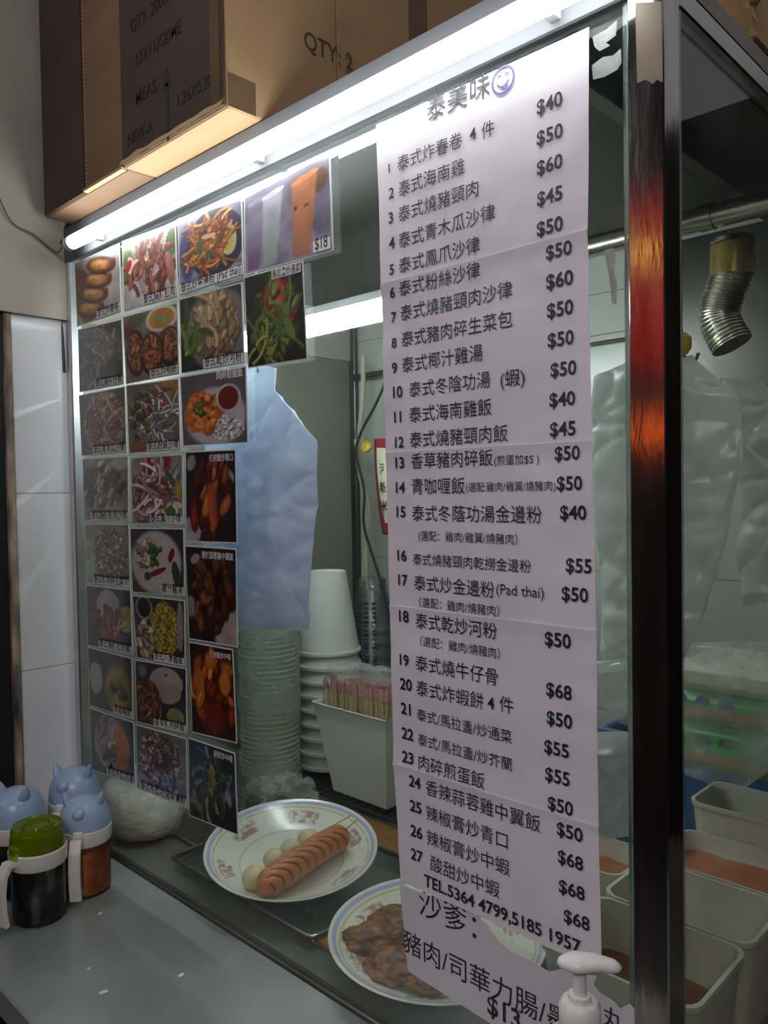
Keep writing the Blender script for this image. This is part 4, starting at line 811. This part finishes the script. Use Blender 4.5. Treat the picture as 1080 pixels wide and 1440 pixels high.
# sausage skewer: scored sausage with its stick
def sausage(lab, a, b, r):
    t = thing('sausage_skewer', lab, 'sausage', tuple(a)); a = Vector(a); b = Vector(b); ax = (b-a); L = ax.length; ax.normalize(); sd = ax.cross(Vector((0, 0, 1))).normalized(); up = sd.cross(ax).normalized()
    nu, nv = 190, 64; vs = []; cs = []; fs = []
    for i in range(nu+1):
        u = i/nu; e = min(u, 1-u)*L/r; rr = r*(math.sqrt(max(0, 1-(1-min(1, e))**2))*.97+.03*min(1, e)); bend = .006*math.sin(math.pi*u)
        for k in range(nv):
            an = 2*math.pi*k/nv; s_ = math.cos(an); q = u*11.0+abs(s_)*1.7*(1 if s_ > 0 else -1)*-1 + (0.5 if s_ < 0 else 0)
            f = q % 1.0; d = min(f, 1-f); cut = max(0, 1-d/.10)**.7 if (math.sin(an) > -.35 and .04 < u < .96 and abs(s_) > .06) else 0.0
            R_ = rr*(1-.20*cut+.035*math.sin(math.pi*f)); p = ax*(u*L)+sd*(R_*s_)+up*(R_*math.sin(an)+bend); vs.append(p)
            n_ = nz(u*20, an, 0, 2)*.12+1; base_ = np.array(hx(196, 124, 74))*n_; cs.append(tuple(base_*(1-cut)+np.array(hx(84, 44, 24))*cut))
    for i in range(nu):
        for k in range(nv): fs.append((i*nv+k, i*nv+(k+1) % nv, (i+1)*nv+(k+1) % nv, (i+1)*nv+k))
    fs += [tuple(range(nv-1, -1, -1)), tuple(range(nu*nv, nu*nv+nv))]
    MB().add(vs, fs, cs).build('sausage', 'sausage', t, angle=80)
    MB().tube([ax*(L*.9)+up*.004, ax*(L*1.17)+up*.012], .0016, 8).build('stick', 'bamboo', t)
    return t
zs = CZ+.020+.050
sa, sb = pZ(366, 1252, zs), pZ(486, 1172, zs+.018); sausage('scored pink brown sausage on a wooden stick lying on the plate', sa, sb, .0235)
bs = thing('ball_skewer', 'skewer of four pale balls beside the scored sausage', 'skewer', (0, 0, 0))
bp = [pZ(358, 1234, zs), pZ(386, 1209, zs+.005), pZ(410, 1195, zs+.010), pZ(434, 1181, zs+.015)]
for i, p in enumerate(bp):
    rb = (.0215, .0195, .0195, .0195)[i]; MB().lathe([(rb*math.sin(math.pi*k/14)+.0002, -rb*math.cos(math.pi*k/14)) for k in range(15)], n=24, fr=lambda a, z, i=i: 1+.06*math.sin(3*a+i)+.03*math.sin(180*z)).build('ball', 'ball', bs, loc=p)
MB().tube([bp[0].lerp(bp[3], .1), bp[3], pZ(494, 1146, zs+.034)], .0016, 8).build('stick', 'bamboo', bs)

# grilled meat pieces on the second plate
def lump(name, lab, c, sx, sy, sz, rz, seed, pal, group=None, mat='food', cat='meat'):
    nu, nv = 56, 36; vs = []; cs = []
    for j in range(nv+1):
        ph_ = math.pi*j/nv
        for i in range(nu):
            th = 2*math.pi*i/nu; d = Vector((math.sin(ph_)*math.cos(th), math.sin(ph_)*math.sin(th), math.cos(ph_))); q = 1+.30*mnoise.noise(d*1.5+Vector((seed, 0, 0)))+.12*mnoise.noise(d*4+Vector((0, seed, 0)))+.05*mnoise.noise(d*11+Vector((0, 0, seed)))
            vs.append((d.x*sx*q, d.y*sy*q, d.z*sz*q)); t = .5+.9*mnoise.noise(d*5+Vector((seed, seed, 0))); t = min(1, max(0, t)); cs.append(tuple(np.array(pal[0])*(1-t)+np.array(pal[1])*t))
    fs = [(j*nu+i, (j+1)*nu+i, (j+1)*nu+(i+1) % nu, j*nu+(i+1) % nu) for j in range(nv) for i in range(nu)]
    return tag(MB().add(vs, fs, cs).build(name, mat, loc=c, rot=(0, 0, rz), angle=85), lab, cat, group)
pal = (hx(46, 25, 10), hx(164, 104, 46)); gm = 'grilled meat on the plate'
zz = CZ+.040
for i, (x, y, sx, sy, sz, rz, lab) in enumerate(((528, 1312, .056, .030, .017, 1.0, 'long dark grilled meat piece pointing left on the plate'), (562, 1290, .045, .032, .018, .5, 'grilled meat piece at the back, half behind the menu'), (556, 1352, .044, .036, .019, .2, 'round knobbly grilled meat piece in front of the long one'), (600, 1372, .036, .024, .014, .4, 'small grilled meat piece at the front below the menu edge'), (620, 1335, .050, .042, .020, 0, 'thick grilled meat piece hidden mostly by the menu'))):
    p = pZ(x, y, zz+.012); lump('grilled_meat', lab, (p.x, p.y, zz+.006), sx, sy, sz, rz, i*3.7+1, pal, gm)

# ------------------------------------------------------------------ noodle bag
nbp = pY(196, 1152, .10); nb = thing('noodle_bag', 'clear bag of pale rice noodles on the counter behind the photos', 'bag', (nbp.x, nbp.y, CZ+.0015))
def blob(sx, sy, sz, seed, amp=.12, zmin=-.92):
    vs = []; nu, nv = 48, 30
    for j in range(nv+1):
        ph_ = math.pi*j/nv
        for i in range(nu):
            th = 2*math.pi*i/nu; d = Vector((math.sin(ph_)*math.cos(th), math.sin(ph_)*math.sin(th), math.cos(ph_))); q = 1+amp*mnoise.noise(d*2+Vector((seed, 0, 0)))+amp*.5*mnoise.noise(d*6+Vector((0, seed, 0)))
            vs.append((d.x*sx*q, d.y*sy*q, max(zmin*sz, d.z*sz*q)+(-zmin*sz)))
    fs = [(j*nu+i, (j+1)*nu+i, (j+1)*nu+(i+1) % nu, j*nu+(i+1) % nu) for j in range(nv) for i in range(nu)]; return MB().add(vs, fs)
blob(.105, .075, .066, 2.2, .08, -.7).build('noodles', 'noodle', nb); blob(.112, .082, .076, 5.1, .14, -.72).build('film', 'sleeve', nb)

# ------------------------------------------------------------------ bags
def pillow(name, lab, outline, Y, depth, mat, cat='bag', amp=.006, nrm=26, seed=1.0, group=None, folds=0.0, sway=0.0):
    """a filled or hanging bag: outline (pixel list down the left then the right side at distance Y) given real thickness and creases"""
    lft, rgt = outline; nv_ = 96; nu_ = nrm*2
    Lp = [pY(x, y, Y) for x, y in lft]; Rp = [pY(x, y, Y) for x, y in rgt]
    def samp(P_, v):
        t = v*(len(P_)-1); i = min(int(t), len(P_)-2); return P_[i].lerp(P_[i+1], t-i)
    def f(side):
        def g_(u, v):
            a = samp(Lp, v).lerp(samp(Rp, v), u); th = depth*(max(0, 4*u*(1-u))**.5)*(max(0, min(1, v*8, (1-v)*14))**.5)
            cre = amp*(nz(a.x, a.z, seed, 11)+.6*nz(a.x, a.z, seed+3, 27)+.9*(1-abs(nz(a.x*.6, a.z*1.6, seed+9, 14))*3)*.5)+folds*math.sin(u*17+3*nz(a.x, a.z, seed, 6))*(1-v)
            rid = lambda X, Z, sd, sc: (1-abs(nz(X, Z, sd, sc))*2.6)
            cre += amp*.9*(max(0, rid(a.x*.8+a.z*.5, a.z*1.3-a.x*.4, seed+13, 9))**3+.7*max(0, rid(a.x*.7-a.z*.6, a.z*1.2, seed+21, 17))**3)
            ej = .005*nz(0, a.z, seed+31+(0 if u < .5 else 7), 16)*abs(2*u-1)**3
            hem = .006*nz(a.x, 0, seed+41, 26)*max(0, (v-.9)/.1)
            return (a.x+ej, Y+side*(th/2)+cre*(1 if 0 < u < 1 else .3)+sway*v, a.z+.003*nz(a.x, a.z, seed+5, 20)+hem)
        return g_
    mb = MB().grid(f(-1), nu_, nv_); b2 = MB().grid(f(1), nu_, nv_); mb.add(b2.v, [tuple(reversed(q)) for q in b2.f])
    return tag(mb.build(name, mat, angle=70), lab, cat, group)
# outline lists: left side top to bottom, right side top to bottom
hb_ = pillow('plastic_bag', 'pale blue white plastic bag hanging behind the food photos', ([(345, 512), (330, 560), (290, 610), (282, 700), (284, 800), (288, 888)], [(383, 516), (384, 548), (447, 622), (446, 700), (438, 790), (434, 886)]), .06, .022, 'bag_blue', amp=.0065, seed=2.3)
hk = pY(362, 514, .06); MB().tube([(hk.x, hk.y, hk.z-.012), (hk.x, hk.y, 2.09), (hk.x, hk.y+.03, 2.0985)], .0018, 8).build('hook', 'steel', hb_)

# ------------------------------------------------------------------ cups, containers, straws
def at_depth(x, Y):
    p = pY(x, 900, Y); return p.x, p.y
def column_px(x, Y): return pxsize(pY(x, 900, Y))
# clear containers, stacked
cx, cy = at_depth(377, .42); s = column_px(377, .42); R_ = 41*s
ztopc = pY(377, 880, .42).z; n = 36; dz = .0118
proto = None
for i in range(n):
    z = CZ+.0125+i*dz
    if proto is None:
        pr = [(R_*.80, .0), (R_*.82, .0005), (R_*.93, .044), (R_, .0445), (R_*1.01, .047), (R_*.995, .0475), (R_*.915, .046), (R_*.80, .0015), (R_*.05, .0012)]
        proto = MB().lathe(pr, n=40, cap0=True).build('clear_container', 'cup_clear', loc=(cx, cy, z)); tag(proto, 'milky clear round container in the tall nested stack behind the blue white bag', 'container', 'nested stack of clear round containers'); o = proto
    else: o = dup(proto, (cx, cy, z))
sleeve = MB().lathe([(R_*1.02, .002), (R_*1.06, .03), (R_*1.03, .12), (R_*1.05, .25), (R_*1.035, .44)], c=(cx, cy, CZ), n=60, cap0=False, cap1=False, fr=lambda a, z: 1+.03*mnoise.noise(Vector((math.cos(a)*3, math.sin(a)*3, z*22)))+.02).build('plastic_sleeve', 'sleeve')
tag(sleeve, 'crinkled clear plastic sleeve around the stack of clear containers', 'sleeve')
# crumpled clear film at the foot of the stacks
def crumple(lab, c, sx, sy, sz, seed, name='crumpled_film'):
    mb = blob(sx, sy, sz, seed, .55, -.5); return tag(mb.build(name, 'sleeve', loc=c, angle=25), lab, 'plastic film')
cf = pY(405, 1078, .37); crumple('crumpled clear plastic film in front of the container stack', (cf.x, cf.y, CZ+.008), .085, .045, .05, 3.3)

# white paper cups, upside down
cx, cy = at_depth(461, .60); s = column_px(461, .60); Rr, Rt = 45*s, 27*s; zt_ = pY(461, 803, .60).z; hc = 112*s; dz = 19.6*s
zt_min = rz_+.004; proto = None; k = 0
while zt_-k*dz-hc > zt_min-.02 and k < 14:
    if proto is None:
        proto = thing('paper_cup', 'topmost white paper cup, upside down on the cup stack', 'cup', (cx, cy, zt_-hc), 0, 'upside down paper cup stack')
        MB().lathe([(Rr*.985, .004), (Rt+(Rr-Rt)*.18, hc*.82), (Rt, hc), (Rt*.93, hc), (Rt*.9, hc-.006), (.004, hc-.006)], n=48, cap0=False).build('cup_wall', 'cup_paper', proto)
        rr = .0045; MB().lathe([(Rr*.97, .0), (Rr*1.03, -.001), (Rr*1.045, rr*.8), (Rr*1.03, rr*1.8), (Rr*.985, rr*2)], n=48, cap0=False, cap1=False).build('rolled_rim', 'cup_paper', proto)
    else: dup(proto, (cx, cy, zt_-hc-k*dz), ['second white paper cup from the top of the upside down stack', 'third white paper cup from the top of the upside down stack'][k-1] if k < 3 else 'white paper cup within the upside down stack below the third')
    k += 1
ncup = k
# clear printed cups at the back
cx, cy = at_depth(524, .742); s = column_px(524, .742); proto = None
for i in range(8):
    z = CZ+.12+i*.034
    if proto is None:
        proto = thing('clear_cup', 'clear printed plastic cup in the upside down stack behind the straws', 'cup', (cx, cy, z), 0, 'upside down clear cup stack'); r_ = 30*s
        MB().lathe([(r_, 0), (r_*1.02, .003), (r_*.97, .006), (r_*.66, .13), (r_*.60, .135), (.004, .133)], n=36, cap0=False).build('cup_wall', 'film', proto)
        pm = MB()
        for a0 in (-1.6, -1.2, -.8):
            for q in range(5): pm.add([((r_*.995-.26*r_*zz_/.13+.0006)*math.cos(a0+da), (r_*.995-.26*r_*zz_/.13+.0006)*math.sin(a0+da), zz_) for da, zz_ in ((0, .022+q*.012), (.22, .022+q*.012), (.22, .027+q*.012), (0, .027+q*.012))], [(0, 1, 2, 3)])
        pm.build('printed_marks', 'ink_dim', proto, smooth=False)
    else: dup(proto, (cx, cy, z))
MB().box((cx-.06, cy-.06, CZ+.0015), (cx+.06, cy+.06, CZ+.117), bev=.004).build('riser', 'steel_dark', smooth=False)
tag(D.objects['riser'], 'dark riser block under the clear cup stack', 'block')

# straw holder
BY = .475
bl_, brr = pY(469, 1111, BY), pY(556, 1128, BY); tl2, tr2 = pY(446, 997, BY), pY(560, 1003, BY)
zb_ = rz_+.0035; zt2 = (tl2.z+tr2.z)/2; x0b, x0t = bl_.x, tl2.x; x1b, x1t = x0b+.17, x0t+.235; dpb, dpt = .085, .12
sh = thing('straw_holder', 'pale grey green tapered plastic bin full of straws', 'holder', ((x0t+x1t)/2, BY, zb_)); hh = zt2-zb_; mx_ = (x0t+x1t)/2
mb = MB(); 
def ringb(x0, x1, y0, y1, z): return [(x0-mx_, y0, z), (x1-mx_, y0, z), (x1-mx_, y1, z), (x0-mx_, y1, z)]
vs = ringb(x0b, x1b, 0, dpb, 0)+ringb(x0t, x1t, -.012, dpt, hh)+ringb(x0t+.003, x1t-.003, -.009, dpt-.003, hh)+ringb(x0b+.003, x1b-.003, .003, dpb-.003, .003)
fs = [(3, 2, 1, 0)]
for L_ in range(3):
    for q in range(4): fs.append((L_*4+q, L_*4+(q+1) % 4, L_*4+4+(q+1) % 4, L_*4+4+q))
fs.append((12, 13, 14, 15)); mb.add(vs, fs); mb.build('bin_body', 'bin', sh, smooth=False)
rimp = ringb(x0t-.002, x1t+.002, -.014, dpt+.002, hh); MB().tube(rimp+rimp[:1], .0022, 8, False).build('rim', 'bin', sh)
proto = None; sr = random.Random(3)
for j in range(4):
    for i in range(20):
        u = (i+.5)/20; x = x0t+.010+(x1t-x0t-.024)*u+sr.uniform(-.003, .003); y = BY+.012+.026*j+sr.uniform(-.003, .003); top = zt2+.048+.007*j+sr.uniform(-.006, .008)-.006*math.cos(u*5); zbm = zt2-.055; h = top-zbm
        if proto is None:
            proto = thing('wrapped_straw', 'cream wrapped straw with red tip, standing in the grey green bin', 'straw', (x, y, zbm), 0, 'wrapped straws in the bin'); H0 = h
            MB().tube([(0, 0, 0), (0, 0, h-.012)], .0042, 8).build('straw', 'straw', proto)
            MB().tube([(0, 0, h-.013), (.001, -.001, h-.004), (-.001, .001, h+.006), (.0015, 0, h+.016)], [.0044, .0052, .0046, .0022], 7).build('wrapper_tip', 'straw_tip', proto); o = proto
        else: o = dup(proto, (x, y, zbm))
        o.rotation_euler = (sr.uniform(-.03, .05), sr.uniform(-.05, .05), sr.uniform(0, 6))
crumple('crinkled clear wrapping over the tops of the straws', ((x0t+x1t)/2, BY+.05, zt2+.062), (x1t-x0t)/2-.008, .05, .016, 7.7, 'clear_wrapping')

# cables and packet at the back
def curve(pts_, Y): 
    P_ = [pY(x, y, Y) for x, y in pts_]; out = []
    for i in range(len(P_)-1):
        a, b, c, d = P_[max(i-1, 0)], P_[i], P_[i+1], P_[min(i+2, len(P_)-1)]
        for k in range(8):
            t = k/8; out.append(.5*((2*b)+(c-a)*t+(2*a-5*b+4*c-d)*t*t+(3*b-a-3*c+d)*t**3))
    out.append(P_[-1]); return out
tag(MB().tube(curve([(511, 500), (510, 560), (505, 620), (511, 690), (516, 740), (512, 800), (508, 850)], .77), .0065, 8).build('cable', 'cable_white'), 'cream cable hanging down the back wall, the thicker one', 'cable')
tag(MB().tube(curve([(500, 618), (506, 670), (518, 710), (515, 770), (516, 830)], .755), .0050, 8).build('cable', 'cable_white'), 'thinner cream cable looping beside the thicker hanging one', 'cable')
tag(MB().tube(curve([(548, 522), (530, 565), (506, 612), (501, 640), (512, 690), (512, 740), (530, 800), (550, 866)], .735), .0038, 8).build('cable', 'black'), 'black cable running slantwise across the cream cables', 'cable')
yc = pY(516, 628, .72); tag(MB().lathe([(.012, -.007), (.016, -.003), (.016, .004), (.010, .008)], n=10).build('clip', 'yellow', loc=yc, rot=(1.2, .4, 0)), 'yellow clip where the cables meet', 'clip')
pk = tag(MB().grid(lambda u, v: tuple(pY(526+40*u+8*(1-v)**2*1.5, 752-135*v, .70)+Vector((0, -.01*math.sin(math.pi*u), 0))), 8, 16).build('red_edged_packet', 'red'), 'red edged packet hanging beside the menu inside the cabinet', 'packet')
sol = pk.modifiers.new('thickness', 'SOLIDIFY'); sol.thickness = .008
MB().grid(lambda u, v: tuple(pY(535+34*u+8*(1-v)**2*1.5, 735-105*v, .70)+Vector((0, -.014-.01*math.sin(math.pi*u), 0))), 6, 10).build('printed_panel', 'cream_pack', pk)
mb = MB()
for i, ch in enumerate('河粉米'):
    q = pY(536, 665+i*26, .683); put_text(mb, ch, q.x, q.x+.028, q.z, lambda a, b: (a, q.y-.006, b), .02)
mb.build('lettering', 'ink', pk, smooth=False)

# ------------------------------------------------------------------ right side of the cabinet
PYY = .56; pa = pY(830, 345, PYY); pb2 = pY(1070, 289, PYY); zp = (pa.z+pb2.z)/2
pipe = thing('steel_pipe', 'shiny brass toned steel pipe running across below the cabinet ceiling', 'pipe', (0, 0, 0))
MB().tube([(-0.86, PYY, zp), (-0.352, PYY, zp)], .0185, 24).build('pipe_run', 'pipe', pipe)
for xx in (-.80, -.53): MB().tube([(xx, PYY, zp), (xx+.022, PYY, zp)], .0215, 24).build('coupling', 'pipe', pipe)
MB().box((-.803, PYY-.006, zp), (-.793, PYY+.006, 2.0985)).build('hanger', 'steel_dark', pipe, smooth=False)
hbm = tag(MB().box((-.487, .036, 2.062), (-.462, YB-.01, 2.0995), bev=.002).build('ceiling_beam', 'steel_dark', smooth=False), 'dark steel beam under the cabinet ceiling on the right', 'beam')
# flexible duct
dpth = curve([(1030, 335), (1030, 380), (1016, 420), (1012, 450), (1030, 486)], .66); dd = []; rr_ = []
dense = []
for i in range(len(dpth)-1):
    for k in range(4): dense.append(dpth[i].lerp(dpth[i+1], k/4))
for i, p in enumerate(dense): rr_.append(.031+(.0035 if (i//2) % 2 else 0))
du = tag(MB().tube(dense, rr_, 24).build('flexible_duct', 'duct', angle=60), 'ribbed silver flexible duct hanging behind the side glass', 'duct')
q = pY(1030, 345, .66); q2 = pY(1029, 388, .66); MB().tube([q, q.lerp(q2, .5), q2], .0355, 24).build('foil_wrap', 'gold', du)
# hanging bags
wb = pillow('plastic_bag', 'large milky white plastic bag hanging on a hook behind the corner post', ([(905, 500), (835, 530), (832, 640), (838, 760), (846, 880), (850, 940)], [(975, 498), (1040, 560), (1045, 640), (1025, 740), (1000, 830), (962, 925)]), .22, .05, 'bag_white', amp=.008, seed=4.4, folds=.004)
wh = pY(962, 492, .22); MB().tube([(wh.x-.006, .22, 2.098), (wh.x-.004, .22, wh.z+.03), (wh.x, .22, wh.z-.01), (wh.x+.012, .22, wh.z-.02), (wh.x+.018, .22, wh.z-.006)], .0024, 8).build('hook', 'steel', wb)
MB().lathe([(.006, -.012), (.011, -.004), (.011, .008), (.005, .014)], n=12).build('knot', 'yellow', wb, loc=(wh.x, .215, wh.z+.006))
pillow('plastic_bag', 'grey white translucent bag at the right behind the larger white bag', ([(1010, 530), (1030, 600), (1040, 700), (1035, 800), (1040, 850)], [(1070, 535), (1110, 580), (1120, 680), (1120, 780), (1110, 850)]), .42, .05, 'bag_white2', amp=.010, seed=6.4)
pillow('plastic_bag', 'small clear bag hanging below the milky white bag', ([(838, 930), (836, 970), (850, 1000), (872, 1016)], [(905, 925), (906, 960), (902, 1000), (890, 1020)]), .20, .04, 'sleeve', amp=.008, seed=8.1)
pillow('plastic_bag', 'clear bag standing low between menu and post', ([(822, 1030), (818, 1080), (820, 1130), (826, 1170)], [(905, 1035), (910, 1080), (910, 1130), (905, 1172)]), .26, .10, 'bag_white2', amp=.008, seed=9.5)
# green packages bag on a blue crate
GY = .44; g0 = pY(935, 930, GY); g1 = pY(1085, 1095, GY)
gb = thing('package_bag', 'clear bag of green and cream packages behind the side glass', 'bag', (0, 0, 0)); gz0, gz1 = pY(1000, 1085, GY).z, pY(1000, 935, GY).z
hgt = gz1-gz0; x0, x1 = g0.x, -.357
for i, (a, b, mt) in enumerate(((0, .42, 'green_pack'), (.43, .72, 'green_pack'), (.73, 1.0, 'cream_pack'))):
    pk_ = MB().box((x0+.006*i, GY, gz0+hgt*a), (x1-.004*i, GY+.16, gz0+hgt*b-.001), bev=.012).build('package', mt, gb)
    if i < 2:
        MB().box((x0+.01, GY-.0012, gz0+hgt*a+.012), (x1-.01, GY-.0003, gz0+hgt*a+.026)).build('orange_band', 'orange_pack', pk_, smooth=False)
        mb = MB()
        for t in range(3):
            cx_ = x0+.025+t*.034; arc_pts = [(cx_+.011*math.cos(w)*(1 if w < 7 else .5), gz0+hgt*(a+b)/2+.012+.008*math.sin(w)) for w in np.linspace(0, 6.28, 17)[:-1]]
            mb.add([(x_, GY-.0008, z_) for x_, z_ in arc_pts], [tuple(range(16))])
        mb.build('printed_marks', ('ink_faded', 'blue')[i], pk_, smooth=False)
pillow_o = pillow('film_cover', 'x', ([(930, 905), (925, 1000), (935, 1080), (1015, 1108)], [(1085, 900), (1095, 1000), (1090, 1080), (1050, 1108)]), GY-.025, .03, 'sleeve', amp=.006, seed=11)
for kk in ('label', 'category'): del pillow_o[kk]
pillow_o.parent = gb
hkp = pY(1074, 935, GY+.05); MB().tube([(hkp.x, GY+.08, gz1+.002), (hkp.x, GY+.08, 2.098)], .0009, 8).build('hanging_wire', 'steel_dark', gb)
cr = thing('blue_crate', 'dark blue plastic crate behind the tubs below the bag of packages', 'crate', (0, 0, 0)); cz1 = pY(980, 1052, .70).z
MB().box((-.80, .70, CZ+.0015), (-.40, .712, cz1), bev=.004).build('front_wall', 'blue', cr, smooth=False)
MB().box((-.80, .713, CZ+.0015), (-.785, YB-.006, cz1), bev=.004).build('side_wall', 'blue', cr, smooth=False)
MB().box((-.415, .713, CZ+.0015), (-.40, YB-.006, cz1), bev=.004).build('side_wall', 'blue', cr, smooth=False)
MB().box((-.805, .694, cz1-.022), (-.395, .699, cz1), bev=.001).build('rim', 'blue', cr, smooth=False)

# sauce tubs by the side glass
def tub(lab, xa, xb, ya, yb, h, sauce, fill, tilt=0.0):
    t = thing('sauce_tub', lab, 'tub', ((xa+xb)/2, (ya+yb)/2, CZ+.0015), tilt, 'milky white marinade tubs'); a, b = (xb-xa)/2, (yb-ya)/2; w = .004
    def rr(a, b, z, r=.022, n=6):
        out = []
        for cx_, cy_, s0 in ((a-r, b-r, 0), (-a+r, b-r, 90), (-a+r, -b+r, 180), (a-r, -b+r, 270)):
            for k in range(n+1): an = math.radians(s0+90*k/n); out.append((cx_+r*math.cos(an), cy_+r*math.sin(an), z))
        return out
    rings = [rr(a*.84, b*.84, 0), rr(a*.97, b*.97, h-.008), rr(a, b, h-.007), rr(a, b, h), rr(a*.95, b*.95, h), rr(a*.93, b*.93, h-.01), rr(a*.80, b*.80, .005)]
    m_ = len(rings[0]); vs = [p for r_ in rings for p in r_]; fs = [tuple(range(m_-1, -1, -1))]
    for L_ in range(len(rings)-1):
        for q_ in range(m_): fs.append((L_*m_+q_, L_*m_+(q_+1) % m_, (L_+1)*m_+(q_+1) % m_, (L_+1)*m_+q_))
    fs.append(tuple(range((len(rings)-1)*m_, len(rings)*m_))); MB().add(vs, fs).build('tub_body', 'tub', t, angle=50)
    zf = h*fill; k = .80+.13*fill; MB().grid(lambda u, v: ((2*u-1)*a*k*.985, (2*v-1)*b*k*.985, zf+.004*nz(u, v, xa, 5)), 16, 16).build('marinade', sauce, t)
    return t
tub('milky tub nearest the viewer half filled with brown marinade', -.56, -.353, .100, .264, .145, 'sauce_brown', .55)
tub('milky tub second from the front, stained and almost empty', -.56, -.353, .269, .412, .145, 'sauce_brown', .12)
tub('milky tub third from the front full of orange brown marinade', -.56, -.353, .417, .560, .145, 'sauce_orange', .80)
tub('tallest milky tub at the back of the row', -.56, -.353, .565, .690, .190, 'sauce_brown', .3)
tub('milky tub seen low between menu and post', -.72, -.575, .35, .47, .13, 'sauce_orange', .75)
# small things seen between menu and post
lump('yellow_food_piece', 'yellowish fried food piece low between menu and post', pZ(862, 1318, CZ+.05), .040, .034, .030, .4, 12.1, (hx(120, 84, 30), hx(190, 150, 80)), None, 'food', 'food')
pot = stand(850, 1300); 

# ------------------------------------------------------------------ the lit sign across the aisle, seen mirrored in the corner post
sg = thing('red_lit_sign', 'red lit shop sign across the aisle, mirrored in the steel post', 'sign', (-1.36, -2.2, 0))
MB().box((-.20, -.05, 2.06), (.16, 0, 2.72), bev=.01).build('sign_face', 'sign_red', sg, smooth=False)
MB().box((-.22, -.10, 1.60), (.20, -.052, 2.9)).build('back_board', 'black', sg, smooth=False)
for xx in (-.10, -.02, .06): MB().box((xx, -.04, 1.76), (xx+.03, -.02, 1.88), bev=.004).build('light_bar', 'sign_bar', sg, smooth=False)
MB().lathe([(.002, -.03), (.022, -.018), (.03, 0), (.022, .018), (.002, .03)], n=16).build('bulb', 'sign_yellow', sg, loc=(-.06, .03, 2.50))
MB().box((-.03, -.10, 0.0), (.03, -.055, 1.62)).build('post', 'black', sg, smooth=False)
